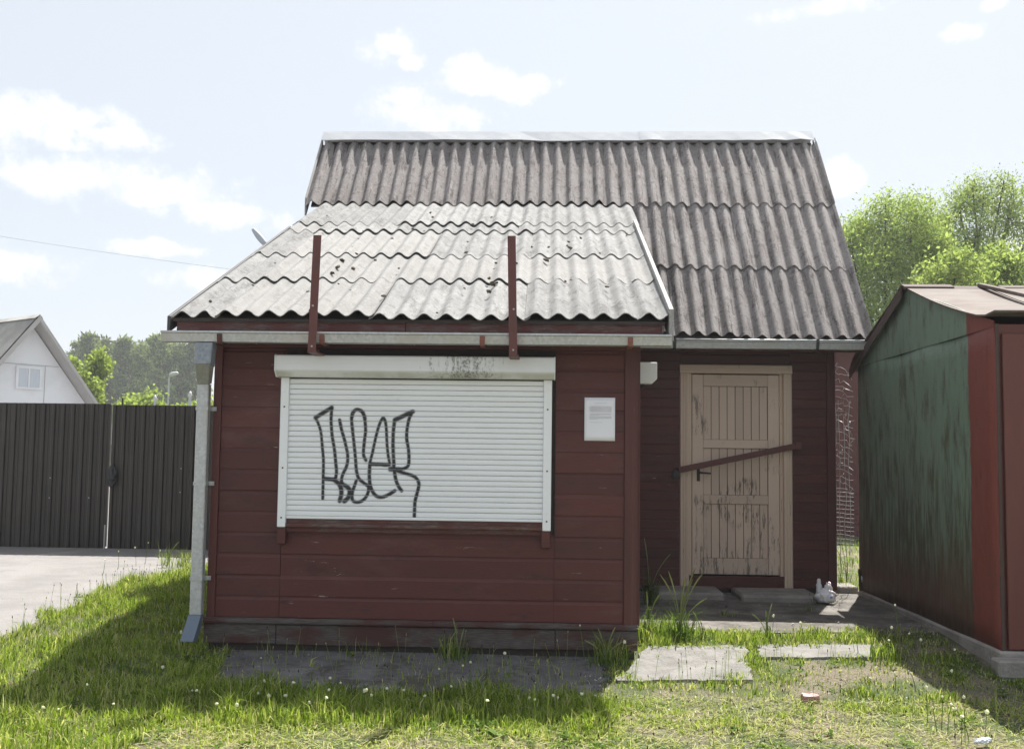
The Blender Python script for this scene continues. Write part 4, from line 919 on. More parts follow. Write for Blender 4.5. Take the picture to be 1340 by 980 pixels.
for (x0, x1, y0, y1, z0, z1, lab) in ((2.79, 3.0, 3.30, 3.62, -.05, .075, 'concrete kerb block at the foot of the wire fence'),
                                      (2.82, 3.06, 4.6, 5.0, 0, .12, 'broken concrete block lying in the sun behind the wire fence')):
    c = Vector(((x0+x1)/2, (y0+y1)/2, z0)); tag(ob('concrete_block', MB().box(x0-c.x, x1-c.x, y0-c.y, y1-c.y, 0, z1-z0).mesh('concrete_block', 'plinth', .012), None, c), lab, 'concrete block')

# ------------------------------------------------------------------ street lamps, posts, wire
def lamp(pole, head_a, head_b, lab, hs, mat, pr=.06):
    t = thing('street_lamp', pole, lab, 'street lamp'); b = Vector(pole)
    A, B = Vector(head_a)-b, Vector(head_b)-b
    ob('pole', MB().tube([(0,0,0),(0,0,B.z-.1)], [pr*1.2, pr*.8], 8).mesh('pole', mat), t, b)
    ob('arm', MB().tube([(0,0,B.z-.15),(B.x*.4,B.y*.4,B.z-.04),B], [pr*.6,pr*.5,pr*.5], 6).mesh('arm', mat), t, b)
    d = (A-B); s = d.cross(Vector((0,1,0))).normalized()
    n = 8; pts = [B+d*k/n for k in range(n+1)]; rad = [hs*(.45+.55*math.sin(math.pi*min(1, .15+k/n*.8))) for k in range(n+1)]
    ob('lamp_head', MB().tube(pts, rad, 8).mesh('lamp_head', mat, smooth=True), t, b)
pa, pb_ = on_plane(331, 300, 1, 20), on_plane(347, 320, 1, 20)
lamp((-6.9, 20.3, 0), pa, pb_, 'blue-grey street lamp head showing over the left roof edge of the kiosk', .085, 'lampsteel')
pa, pb_ = on_plane(233, 488, 1, 48), on_plane(222, 491, 1, 48)
lamp((float(on_plane(221, 500, 1, 48.1)[0]), 48.1, 0), pa, pb_, 'white-headed street lamp in front of the pine wood, over the gate', .13, 'lampwhite', .055)
for px, top, lab in ((203, 517, 'short white post beyond the gate, left of the far street lamp'), (249, 512, 'white post beyond the gate, beside the downpipe')):
    p = on_plane(px, top, 1, 40); b = Vector((p[0], 40, 0))
    t = thing('white_post', b, lab, 'post')
    ob('shaft', MB().tube([(0,0,0),(0,0,p[2]-.2)], .06, 8).mesh('shaft', 'lampsteel'), t, b); ob('cap', MB().tube([(0,0,p[2]-.35),(0,0,p[2]-.15),(0,0,p[2])], [.07,.09,.04], 8).mesh('cap', 'lampwhite', smooth=True), t, b)
a, b = on_plane(-160, 282, 1, 16), on_plane(470, 372, 1, 16)
pts = [Vector(a).lerp(Vector(b), k/20)-Vector((0,0,.10*4*(k/20)*(1-k/20))) for k in range(21)]
c = pts[10].copy()
tag(ob('overhead_wire', MB().tube([p-c for p in pts], .0035, 5).mesh('overhead_wire', 'cable'), None, c), 'thin overhead wire crossing the sky left of the kiosk', 'wire')

# ------------------------------------------------------------------ trees
def leaf_cloud(centres, per, spread, size, aspect, droop=0., rs=rng, shade=None, flat=0.):
    """small leaf faces scattered round given centres (n,3)"""
    n = len(centres); c = np.repeat(centres, per, 0)+rs.normal(0, 1, (n*per, 3))*np.array(spread)
    N = len(c); a = rs.normal(0, 1, (N, 3)); a[:, 2] -= droop; a /= np.linalg.norm(a, axis=1, keepdims=True)
    b = rs.normal(0, 1, (N, 3)); b -= (b*a).sum(1, keepdims=True)*a; b /= np.linalg.norm(b, axis=1, keepdims=True)
    s = size*rs.uniform(.6, 1.35, (N, 1))
    V = np.stack([c, c+a*s*.5+b*s*aspect*.5, c+a*s, c+a*s*.5-b*s*aspect*.5], 1).reshape(-1, 3)
    sh_ = np.repeat(np.clip((np.repeat(shade, per) if shade is not None else .5)+rs.normal(0, .22, N), 0, 1), 4)
    return V, np.arange(N*4).reshape(-1, 4), sh_
def limb_tree(seed, height, crown_r, levels=4, trunk_r=.16, crown_base=.25, spread=.75, up=.35):
    """branch skeleton -> (MB of limbs, twig tips)"""
    rs = np.random.default_rng(seed); mb = MB(); tips = []
    def grow(p, d, L, r, lev):
        n = 4; pts = [Vector(p)]; dd = Vector(d)
        for k in range(n):
            dd = (dd+Vector(rs.normal(0, .16, 3))+Vector((0, 0, .05*up))).normalized(); pts.append(pts[-1]+dd*L/n)
        rad = [r*(1-.55*k/n) for k in range(n+1)]
        if r > .006: mb.tube(pts, rad, 6 if lev < 2 else 4, cap=False)
        if lev >= levels-1:
            tips.extend([(pts[k].x, pts[k].y, pts[k].z) for k in (2, 3, 4)])
        if lev < levels:
            nb = rs.integers(4, 7) if lev < 2 else rs.integers(3, 5)
            for k in range(nb):
                t = rs.uniform(.35 if lev else crown_base, 1.0) if k else 1.0; i = min(int(t*n), n-1); q = pts[i].lerp(pts[i+1], t*n-i)
                az = rs.uniform(0, 2*math.pi); sv = spread*rs.uniform(.6, 1.2)
                side = Vector((math.cos(az), math.sin(az), 0)); nd = (dd*(1-sv*.5)+side*sv+Vector((0, 0, up*.6))).normalized()
                grow(q, nd, L*rs.uniform(.52, .74)*(crown_r if lev == 0 else 1), r*.5*(1.15 if k == 0 else 1), lev+1)
    grow((0, 0, 0), (0, 0, 1), height*.52, trunk_r, 0)
    return mb, np.array(tips)
def fit_tips(tips, mb, height):
    k = height/tips[:, 2].max(); mb.v = [(x*k, y*k, z*k) for x, y, z in mb.v]; return tips*k
def make_tree(name, base, seed, height, label, cat, mat, per, spread, size, aspect, droop=0., crown_r=.9, levels=4, tr=.16, group=None, squash=1., up=.35, cb=.25):
    mb, tips = limb_tree(seed, height, crown_r, levels, tr, up=up, crown_base=cb); tips = fit_tips(tips, mb, height)
    mb.v = [(x*squash, y*squash, z) for x, y, z in mb.v]; tips[:, :2] *= squash
    t = thing(name, base, label, cat, group)
    ob('trunk', mb.mesh('trunk', 'bark', fix=False, smooth=True), t, base)
    rs = np.random.default_rng(seed+1)
    V, F, S = leaf_cloud(tips, per, spread, size, aspect, droop, rs, shade=rs.uniform(.2, .8, len(tips)))
    ob('crown', np_mesh('crown', V, F, mat, 'shade', S), t, base)
    return t
def base_at(px, Y): return (float(on_plane(px, 600, 1, Y)[0]), Y, 0)
def height_at(py, px, Y): return float(on_plane(px, py, 1, Y)[2])
def lobe_tree(name, px, Y, lobes, label, cat, mat, seed, dens=1., per=30, spread=.19, size=.115, aspect=.36, droop=.5, tr=.10, group=None, depth=1.):
    """crown of leaf clumps in several uneven lobes carried by limbs; lobes as seen in the photo, built as round volumes at distance Y"""
    rs = np.random.default_rng(seed); base = np.array(base_at(px, Y)); t = thing(name, tuple(base), label, cat, group); mb = MB(); C_ = []; sh_ = []
    L_ = []
    for (lx, ly, rx, ry) in lobes:
        c = on_plane(lx, ly, 1, Y)-base; k = (Y-CAM[1])/FPX; L_.append((c+np.array([0, rs.normal(0, .5)*rx*k*depth, 0]), rx*k, rx*k*depth, ry*k))
    top = max(l[0][2] for l in L_); cx = np.mean([l[0][0] for l in L_]); fork = Vector((cx*.35, 0, top*.38))
    mb.tube([(0,0,0),(cx*.1,.05,top*.2),fork], [tr,tr*.85,tr*.7], 8, cap=False)
    for (c, rx, ryy, rz) in L_:
        c_ = Vector(c); mid = fork.lerp(c_, .5)+Vector(rs.normal(0, .3, 3)); end = c_+Vector((0, 0, rz*.45))
        mb.tube([fork, mid, c_, end], [tr*.5, tr*.36, tr*.22, tr*.08], 6, cap=False)
        n = max(10, int(dens*78*(rx*ryy*rz)**.667/.5))
        for _ in range(n):
            d = rs.normal(0, 1, 3); d /= np.linalg.norm(d); r = rs.uniform(.2, 1.0)**.6*rs.choice([1.0, 1.0, 1.15, 1.35], p=[.45, .25, .2, .1]); p = c+d*np.array([rx, ryy, rz])*r; C_.append(p); sh_.append(rs.uniform(.0, .9))
            if rs.random() < .22:
                q = Vector(p); a_ = c_.lerp(q, .25); mb.tube([a_, a_.lerp(q, .55)+Vector(rs.normal(0, .06, 3)), q], [tr*.12, tr*.08, .006], 4, cap=False)
    V, F, S = leaf_cloud(np.array(C_), per, (spread*.8,spread*.8,spread*.95), size, aspect, droop, rs, shade=np.array(sh_))
    ob('trunk', mb.mesh('trunk', 'bark', fix=False, smooth=True), t, tuple(base)); ob('crown', np_mesh('crown', V, F, mat, 'shade', S), t, tuple(base)); return t
lobe_tree('willow_tree', 1160, 24, [(1150,318,46,42),(1128,296,26,22),(1182,300,36,40),(1122,362,24,52),(1172,376,48,52),(1156,276,22,16),(1205,330,30,34),(1140,425,40,40),(1112,318,14,22),(1195,275,16,14),(1215,305,26,26),(1228,335,28,28),(1148,352,40,30)], 'rounded bright green willow crown showing just right of the steep roof', 'tree', 'willow', 21, group='trees behind the garage')
lobe_tree('willow_tree', 1300, 27, [(1290,262,36,26),(1252,272,24,20),(1240,300,22,24),(1318,290,26,20),(1268,310,30,20),(1332,262,26,24),(1272,243,18,12),(1300,350,60,30),(1240,345,30,30),(1345,310,18,24),(1310,240,16,10),(1225,292,18,18),(1290,325,40,22)], 'tall open willow with dark limbs showing, at the right edge', 'tree', 'willow', 33, dens=.75, group='trees behind the garage', tr=.13, spread=.2)
lobe_tree('leafy_bush', 1232, 17, [(1225,356,26,18),(1250,340,22,16),(1265,360,34,22),(1212,376,22,20),(1240,400,40,20)], 'low bright bush above the garage ridge, below the willows', 'bush', 'willow', 45, per=26, spread=.13, size=.11, aspect=.5, droop=.2, tr=.07, group='bushes behind the garage')
lobe_tree('leafy_bush', 1318, 18, [(1300,350,28,20),(1325,338,24,22),(1345,356,30,26),(1310,372,34,20),(1330,395,50,24)], 'leafy bush behind the garage ridge at the right edge', 'bush', 'willow', 46, per=26, spread=.13, size=.11, aspect=.5, droop=.2, tr=.07, group='bushes behind the garage')
make_tree('young_maple', base_at(112, 34), 52, height_at(462, 110, 34), 'yellow-green young tree between the white house and the pines', 'tree', 'maple', 26, (.11,.11,.14), .15, .75, .2, .75, 4, .07, None, .62, up=.8, cb=.1)
make_tree('leafy_bush', base_at(222, 44), 61, height_at(521, 235, 44), 'pale green bush beyond the gate, under the far street lamp', 'bush', 'maple', 20, (.2,.2,.2), .2, .6, .1, 1.0, 4, .06, None, 1.35, cb=.05)
# pine wood
def pine(seed, H):
    rs = np.random.default_rng(seed); tr = MB().tube([(0,0,0),(rs.normal(0,.1),0,H*.5),(rs.normal(0,.15),0,H*.97)], [.17,.13,.03], 7)
    cs = []; sh_ = []
    n = 46
    for k in range(n):
        t = rs.uniform(.22, 1) if k > 6 else rs.uniform(.85, 1); z = H*t; rmax = 2.3*(1-t)**.55*(.55+.6*min(1, (t-.1)/.35))+.15
        az = rs.uniform(0, 2*math.pi); r = rmax*rs.uniform(.5, 1); e = np.array([math.cos(az)*r, math.sin(az)*r, z+.2*r])
        if t > .3: tr.tube([(0,0,z-.25*r),tuple(e)], [.04,.012], 4, cap=False)
        for q in range(9):
            u = rs.uniform(.35, 1.05); cs.append(e*np.array([u, u, 1])+np.array([0, 0, -(1-u)*.3*r])+rs.normal(0, .16, 3)); sh_.append(np.clip(.25+.5*u+rs.normal(0, .15), 0, 1))  # needles coloured darker inward, standing in for the crown's inner shade
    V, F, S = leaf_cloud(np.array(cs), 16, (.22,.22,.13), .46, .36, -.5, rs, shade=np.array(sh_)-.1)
    return tr.mesh('trunk', 'pinebark', fix=False, smooth=True), np_mesh('crown', V, F, 'pine', 'shade', S)
PV = [pine(s, 13.0) for s in (5, 6, 7, 8)]
ords = ['leftmost','second','third','fourth','fifth','sixth','seventh','eighth','ninth','tenth','eleventh','twelfth','thirteenth','fourteenth','fifteenth','sixteenth']
pines = [(96,452,118),(110,442,112),(122,448,122),(133,446,114),(146,452,120),(157,447,113),(168,455,121),(181,452,112),(193,448,116),(203,444,110),(217,450,118),(229,453,112),(240,458,120),(251,450,113)]
for i, (px, py, Y) in enumerate(pines):
    b = base_at(px, Y); h = height_at(py, px, Y); k = h/13.0
    t = thing('pine_tree', b, f'{ords[i]} pine from the left in the far wood above the gate', 'tree', 'pines of the far wood')
    tm, cm = PV[i % 4]; rz = random.uniform(0, 6)
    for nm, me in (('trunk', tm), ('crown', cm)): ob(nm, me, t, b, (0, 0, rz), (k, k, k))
# distant wood closing the horizon to the side of and behind the pines
V, F, S = leaf_cloud(np.stack([rng.uniform(-150, 150, 2600), rng.uniform(150, 175, 2600), rng.uniform(0, 1, 2600)**1.2*8], 1), 12, (1.6,1.6,.9), 1.7, .6, 0, shade=rng.uniform(.1,.5,2600))
tag(ob('far_wood', np_mesh('far_wood', V, F, 'pine', 'shade', S)), 'dark mass of far woodland along the horizon', 'woodland', kind='stuff')

# ------------------------------------------------------------------ grass
def asph_edge(y): return np.interp(y, [-4,-1.5,.3,1.6,3.0,4.2,5.0,5.4], [-4.35,-4.25,-4.2,-4.3,-4.5,-4.35,-3.9,-2.6])
def inpoly(x, y, poly):
    r = np.zeros(len(x), bool); n = len(poly)
    for i in range(n):
        (x0, y0), (x1, y1) = poly[i], poly[(i+1) % n]
        c = ((y0 > y) != (y1 > y)) & (x < (x1-x0)*(y-y0)/(y1-y0+1e-12)+x0); r ^= c
    return r
SL1 = [tuple(gp(*p)[:2]) for p in ((812,889),(980,888),(972,852),(852,852))]; SL2 = [tuple(gp(*p)[:2]) for p in ((1000,861),(1140,861),(1138,849),(996,849))]
PORCH = [tuple(gp(840,824)[:2]), tuple(gp(1165,826)[:2]), (2.98,3.3), (.56,3.3)]
def vnoise(x, y, s, seed):
    rs = np.random.default_rng(seed); g_ = rs.random((64, 64)); u, v = x*s % 64, y*s % 64; i, j = u.astype(int), v.astype(int); fu, fv = u-i, v-j
    fu, fv = fu*fu*(3-2*fu), fv*fv*(3-2*fv); a, b = g_[i % 64, j % 64], g_[(i+1) % 64, j % 64]; c, d = g_[i % 64, (j+1) % 64], g_[(i+1) % 64, (j+1) % 64]
    return (a*(1-fu)+b*fu)*(1-fv)+(c*(1-fu)+d*fu)*fv
def blades(x, y, h, w, shade, lean, segs=2, rs=rng, z0=None):
    n = len(x); z = gz(x, y) if z0 is None else z0; az = rs.uniform(0, 2*np.pi, n); fa = rs.uniform(0, 2*np.pi, n)
    d = np.stack([np.cos(az), np.sin(az)], 1); q = np.stack([np.cos(fa), np.sin(fa), np.zeros(n)], 1)*w[:, None]*.5
    B = np.stack([x, y, z-.01], 1); ln = lean*h
    M_ = B+np.concatenate([d*(ln*.28)[:, None], (h*.62)[:, None]], 1); T = B+np.concatenate([d*ln[:, None], (h*(1-.35*lean**2).clip(.35, 1))[:, None]], 1)
    V = np.stack([B-q, B+q, M_+q*.75, M_-q*.75, T], 1).reshape(-1, 3); o = np.arange(n)*5
    F = np.concatenate([np.stack([o, o+1, o+2], 1), np.stack([o, o+2, o+3], 1), np.stack([o+3, o+2, o+4], 1)]); return V, F, np.repeat(shade, 5)
def grass():
    parts = []
    def zone(n, x0, x1, y0, y1, fn):
        x = rng.uniform(x0, x1, n); y = rng.uniform(y0, y1, n); keep, h, dry = fn(x, y)
        k = rng.random(n) < keep; x, y, h, dry = x[k], y[k], h[k], dry[k]; m_ = len(x)
        h = h*rng.uniform(.45, 1.3, m_); sh_ = np.where(rng.random(m_) < dry, rng.uniform(.72, 1, m_), np.clip(rng.normal(.34, .22, m_)+.25*(vnoise(x, y, 2.2, 31)-.5), 0, .66))
        parts.append(blades(x, y, h, rng.gamma(3.0, .0018, m_).clip(.0022, .013), sh_, np.clip(rng.normal(.55, .3, m_), .05, 1.3)))
    apron = [(-2.05,-.78),(-1.2,-.98),(.30,-.93),(.40,0),(-2.2,0)]
    def common(x, y, keep, h):
        n1 = vnoise(x, y, 5.5, 1); n2 = vnoise(x, y, 1.4, 2)
        e = asph_edge(y)+.34*(n1-.35)+.24; keep = np.where(x < e, 0, keep); keep = np.where((x < e+.5), keep*.75, keep)
        for pl, k in ((apron, .035), (SL1, .03), (SL2, .05), (PORCH, .02)): keep = np.where(inpoly(x, y, pl), keep*k, keep)
        keep = np.where((x > XL-.03) & (x < XR+.03) & (y > -.02), 0, keep); keep = np.where((x > GX-.10) & (y > GN-.26), 0, keep)
        keep = np.where((x > .5) & (y > 3.1), 0, keep); return keep, h
    def left(x, y):
        n1 = vnoise(x, y, 3.1, 3); n2 = vnoise(x, y, .9, 4)
        n3 = vnoise(x, y, 9, 8); h = (.04+.06*n1+.025*n2)*(.5+.9*n3); keep, h = common(x, y, .45+.6*n3, h); dry = .16+.14*n2; return keep, h, dry
    zone(130000, -4.8, -2.0, -2.9, 5.3, left)
    def front(x, y):
        n1 = vnoise(x, y, 2.6, 5); n2 = vnoise(x, y, 1.1, 6); n3 = vnoise(x, y, 7, 7)
        shady = np.clip((y+1.95)/.25, 0, 1)*np.clip((.42-x)/.2, 0, 1)      # the long uncut strip along the wall
        worn = np.clip((-1.35-y)/.5+ .2, 0, 1)*(1-shady)
        h = (.026+.034*n1+.055*shady)*(.45+n3); patch = np.clip((n2*.6+n3*.4-.42)/.2, .05, 1)
        keep = np.where(shady > .5, .5+.5*n3, .15+.8*patch); keep = keep*(1-.35*worn); h = h*(1-.35*worn)
        keep, h = common(x, y, keep, h); dry = .16+.30*(1-patch)*(1-shady)+.38*worn; return keep, h, dry
    zone(230000, -2.2, 3.4, -3.2, 1.1, front)
    def gap(x, y): return .9+0*x, .10+0*x, .2+0*x
    zone(5000, 2.72, 5.2, 3.7, 10.5, gap)
    def tuft(cx, cy, r, n, h, dry=.15):
        def f(x, y): return np.exp(-(((x-cx)/r)**2+((y-cy)/r)**2)), h+0*x, dry+0*x
        zone(n, cx-2*r, cx+2*r, cy-2*r, cy+2*r, f)
    for (px, py, r, n, h) in ((840,838,.10,1500,.16),(870,832,.12,1500,.14),(905,836,.12,900,.09),(945,836,.10,700,.08),(975,838,.10,700,.10),(1000,842,.12,900,.10),(1040,840,.08,400,.10),(1070,838,.15,900,.08),(1110,840,.10,700,.10),(860,845,.10,800,.10),(1160,862,.09,900,.15),(1140,838,.1,500,.1),
                              (800,868,.07,700,.2),(985,870,.08,700,.10),(815,890,.06,400,.08),(870,896,.07,450,.06),(930,897,.07,450,.06),(1040,866,.08,450,.06),(1110,866,.08,450,.06),(905,848,.05,250,.07),(1065,848,.06,250,.07),(1105,775,.10,400,.16),(985,848,.05,300,.08),(590,862,.06,300,.2),(345,838,.06,300,.16),(395,838,.05,200,.14),(1130,832,.06,200,.08),(1060,800,.05,150,.07),(950,806,.07,200,.06),(630,838,.03,60,.10),(240,742,.12,800,.22),(215,740,.04,200,.25)):
        p = gp(px, py); tuft(p[0], p[1], r, n, h)
    for (px, py, r) in ((20,786,.16),(90,771,.1),(92,721,.10),(130,722,.07),(66,777,.05)):
        p = gp(px, py); tuft(p[0], p[1], r, 260, .03, .1)
    V = []; F = []; S = []; o = 0
    for v, f, s in parts: V.append(v); F.append(f+o); S.append(s); o += len(v)
    g_ = ob('grass', np_mesh('grass', np.concatenate(V), np.concatenate(F), 'grass', 'shade', np.concatenate(S)))
    tag(g_, 'rough green and dry grass growing round the kiosk', 'grass', kind='stuff')
    # low broad leaves: clover, plantain and dandelion rosettes
    n = 2600; x = np.concatenate([rng.uniform(-4.4, -2.2, 900), rng.uniform(-2.3, 3.0, n-900)]); y = np.concatenate([rng.uniform(-2.6, 4.4, 900), rng.uniform(-2.7, .9, n-900)])
    kp, _ = common(x, y, np.clip((vnoise(x, y, 1.7, 41)-.35)*3, 0, 1), 0*x); k = rng.random(len(x)) < kp; x, y = x[k], y[k]; m_ = len(x); nl = 7
    az = rng.uniform(0, 2*np.pi, (m_, nl)); L = (rng.uniform(.018, .06, m_)[:, None]*rng.uniform(.7, 1.2, (m_, nl))); w = L*rng.uniform(.22, .55, m_)[:, None]; el = rng.uniform(.1, .7, (m_, nl))
    d = np.stack([np.cos(az)*np.cos(el), np.sin(az)*np.cos(el), np.sin(el)], -1)*L[..., None]; q = np.stack([-np.sin(az), np.cos(az), 0*az], -1)*w[..., None]*.5
    c = np.stack([x, y, gz(x, y)+rng.uniform(.004, .03, m_)], -1)[:, None, :]+rng.normal(0, .008, (m_, nl, 3))*np.array([1, 1, .3])
    V = np.stack([c, c+d*.55+q, c+d-np.array([0, 0, 1])*L[..., None]*.15, c+d*.55-q], 2).reshape(-1, 3)
    tag(ob('ground_weeds', np_mesh('ground_weeds', V, np.arange(m_*nl*4).reshape(-1, 4), 'weed', 'shade', np.repeat(np.clip(rng.normal(.35, .2, m_*nl), 0, .7), 4))), 'low clover, plantain and dandelion leaves among the grass', 'ground cover', kind='stuff')
    # grit, leaf scraps and crumbs of concrete lying on the apron, slabs and porch floor
    n = 5200; x = np.concatenate([rng.uniform(-2.2, .4, 1500), rng.uniform(.4, 2.9, 1100), rng.uniform(.2, 3.2, 2600)]); y = np.concatenate([rng.uniform(-1.0, 0, 1500), rng.uniform(-.8, 3.1, 1100), rng.uniform(-2.7, -.5, 2600)]); r = rng.gamma(1.6, .0022, n).clip(.0015, .016); z = gz(x, y)+.014
    a_ = rng.uniform(0, 2*np.pi, n); D = np.stack([np.cos(a_)*r, np.sin(a_)*r, rng.normal(0, .2, n)*r], 1); E_ = np.stack([-np.sin(a_)*r*.6, np.cos(a_)*r*.6, rng.normal(0, .2, n)*r], 1); C_ = np.stack([x, y, z], 1); U = np.stack([0*x, 0*x, r*rng.uniform(.3, .9, n)], 1)
    V = np.stack([C_-D, C_-E_, C_+D, C_+E_, C_+U], 1).reshape(-1, 3); o = np.arange(n)*5
    F = np.concatenate([np.stack([o, o+1, o+4], 1), np.stack([o+1, o+2, o+4], 1), np.stack([o+2, o+3, o+4], 1), np.stack([o+3, o, o+4], 1)])
    tag(ob('grit', np_mesh('grit', V, F, 'grit', 'shade', np.repeat(rng.random(n), 5))), 'grit and leaf scraps scattered over the concrete', 'grit', kind='stuff')
    # brown plantain and grass seed heads standing among the blades
    n = 900; x = rng.uniform(-4.6, -2.5, n); y = rng.uniform(-2.6, 4.6, n); x2 = rng.uniform(-2.4, 2.6, 420); y2 = rng.uniform(-2.6, .3, 420); x = np.concatenate([x, x2]); y = np.concatenate([y, y2])
    k = (x > asph_edge(y)+.30) & ~inpoly(x, y, SL1) & ~inpoly(x, y, SL2) & ~((x > XL) & (x < XR) & (y > -.1)); x, y = x[k], y[k]; Vs = []; Fs = []; Ss = []; o = 0
    for xx, yy in zip(x, y):
        h = rng.uniform(.10, .24); z = float(gz(xx, yy)); l = rng.normal(0, .12, 2)*h; hh = rng.uniform(.012, .03); r = rng.uniform(.0025, .0045); t0 = np.array([xx+l[0], yy+l[1], z+h]); b0 = np.array([xx, yy, z]); u = np.array([l[0], l[1], h]); u = u/np.linalg.norm(u)
        q = np.array([.0011, 0, 0]); Vs += [b0-q, b0+q, t0+q, t0-q]; Fs.append([o, o+1, o+2, o+3]); Ss += [.62]*4; o += 4
        e1 = np.array([1., 0, 0])*r; e2 = np.array([0, 1., 0])*r; a0, a1, am = t0, t0+u*hh, t0+u*hh*.5; c = rng.uniform(.9, 1.0) if rng.random() < .4 else rng.uniform(-.2, .1)
        Vs += [a0, am+e1, am+e2, am-e1, am-e2, a1]; Fs += [[o, o+1, o+5, o+2], [o, o+2, o+5, o+3], [o, o+3, o+5, o+4], [o, o+4, o+5, o+1]]; Ss += [c]*6; o += 6
    tag(ob('seed_stalks', np_mesh('seed_stalks', np.array(Vs), np.array(Fs), 'seedhead', 'shade', np.array(Ss))), 'thin stalks with small brown seed heads standing in the grass', 'seed stalks', kind='stuff')
    # fallen dry stalks and clippings
    n = 17000; x = rng.uniform(-3.6, 3.2, n); y = rng.uniform(-3.0, -.9, n); k = (x > .3) | (y < -1.7); x, y = x[k], y[k]; n = len(x)
    az = rng.uniform(0, np.pi, n); L = rng.uniform(.02, .09, n); w = .0022; z = gz(x, y)+rng.uniform(.004, .03, n)
    d = np.stack([np.cos(az)*L, np.sin(az)*L, rng.normal(0, .012, n)], 1)*.5; q = np.stack([-np.sin(az)*w, np.cos(az)*w, 0*az], 1); c = np.stack([x, y, z], 1)
    V = np.stack([c-d-q, c+d-q, c+d+q, c-d+q], 1).reshape(-1, 3)
    tag(ob('dry_clippings', np_mesh('dry_clippings', V, np.arange(n*4).reshape(-1, 4), 'grass', 'shade', np.repeat(rng.uniform(.55, 1, n), 4))), 'pale dry grass clippings strewn over the worn ground', 'clippings', kind='stuff')
grass()

# flowers on thin stalks
def flower(seed, h):
    rs = np.random.default_rng(seed); bend = rs.normal(0, .10, 2)*h; P_ = [np.array([bend[0]*t*t, bend[1]*t*t, h*t]) for t in np.linspace(0, 1, 5)]; tip = P_[-1]
    b = MB().tube(P_, [.0026,.0024,.0021,.0019,.0018], 4, cap=False); n0 = len(b.v); r = rs.uniform(.006, .0105); el = rs.uniform(.7, 1.4)
    bm = bmesh.new(); bmesh.ops.create_icosphere(bm, subdivisions=2, radius=1)
    hv = [tuple(np.array(v.co)*r*rs.uniform(.7, 1.25)*np.array([1, 1, el])+tip) for v in bm.verts]; hf = [tuple(v.index for v in f.verts) for f in bm.faces]; bm.free()
    b.add(hv, hf); me = bpy.data.meshes.new('white_flower'); me.from_pydata(b.v, [], b.f); me.materials.append(MAT['weed']); me.materials.append(MAT['flower'])
    me.polygons.foreach_set('material_index', [0 if max(p.vertices) < n0 else 1 for p in me.polygons])
    a = me.attributes.new('shade', 'FLOAT', 'POINT'); a.data.foreach_set('value', [(.6 if i < n0 else .7) for i in range(len(b.v))]); return me
fpos = [(345,906,42),(347,925,32),(383,920,25),(363,940,28),(372,935,24),(430,925,36),(440,930,28),(425,945,30),(470,942,36),(478,932,28),(485,937,25),(500,940,36),(445,915,20),(415,942,22),(310,945,22),(258,935,30),(254,925,20),(60,950,22),(80,960,28),(150,965,40),(117,935,35),(290,950,28),(335,930,22),(575,915,38),(616,905,36),(606,905,32),(705,940,26),(703,945,28),(636,955,36),(724,935,24),(735,945,30),(765,940,30),(550,940,28),(660,895,38),(800,850,60),(806,855,66),(793,850,50),(812,860,40),(820,850,34),(765,865,45),(755,860,55),(745,858,48),(818,872,32),(1178,865,66),(1164,860,36),(1152,870,24),(1185,862,30),(1163,862,22),(1212,880,38),(1255,880,26),(1214,948,42),(1232,955,38),(1240,960,35),(1263,965,45),(1250,968,36),(1268,972,40),(1290,975,38),(1258,975,32),(1226,960,30),(1198,905,22),(1172,900,18),(1010,838,30),(1052,842,26),(960,850,22),(905,850,26),(525,935,30),(590,930,30),(40,905,24),(205,900,26),(240,860,30),(155,745,22),(178,742,24),(190,738,26),(212,748,26),(135,752,18),(1137,905,16),(1236,905,26)]
def flab(px, py):
    if px > 1130: return 'pale flower head on a thin stalk beside the garage shadow edge'
    if px > 850: return 'pale flower head on a thin stalk at the edge of the porch floor'
    if 730 < px and py < 880: return 'pale flower head on a tall stalk at the kiosk front corner'
    if px > 560: return 'pale flower head in shaded grass below the right half of the shutter'
    if px > 325: return 'pale flower head in shaded grass below the graffiti'
    if py < 800: return 'pale seed head standing at the asphalt edge before the gate'
    return 'pale flower head in the grass at the lower left'
for i, (px, py, hp) in enumerate(fpos):
    p = gp(px, py); d = float(np.linalg.norm(p-CAM)); h = hp/FPX*d
    tag(ob('white_flower', flower(i, h), None, tuple(p), (random.uniform(-.12, .12), random.uniform(-.12, .12), random.uniform(0, 6))), flab(px, py), 'flower', 'pale flowers in the grass')

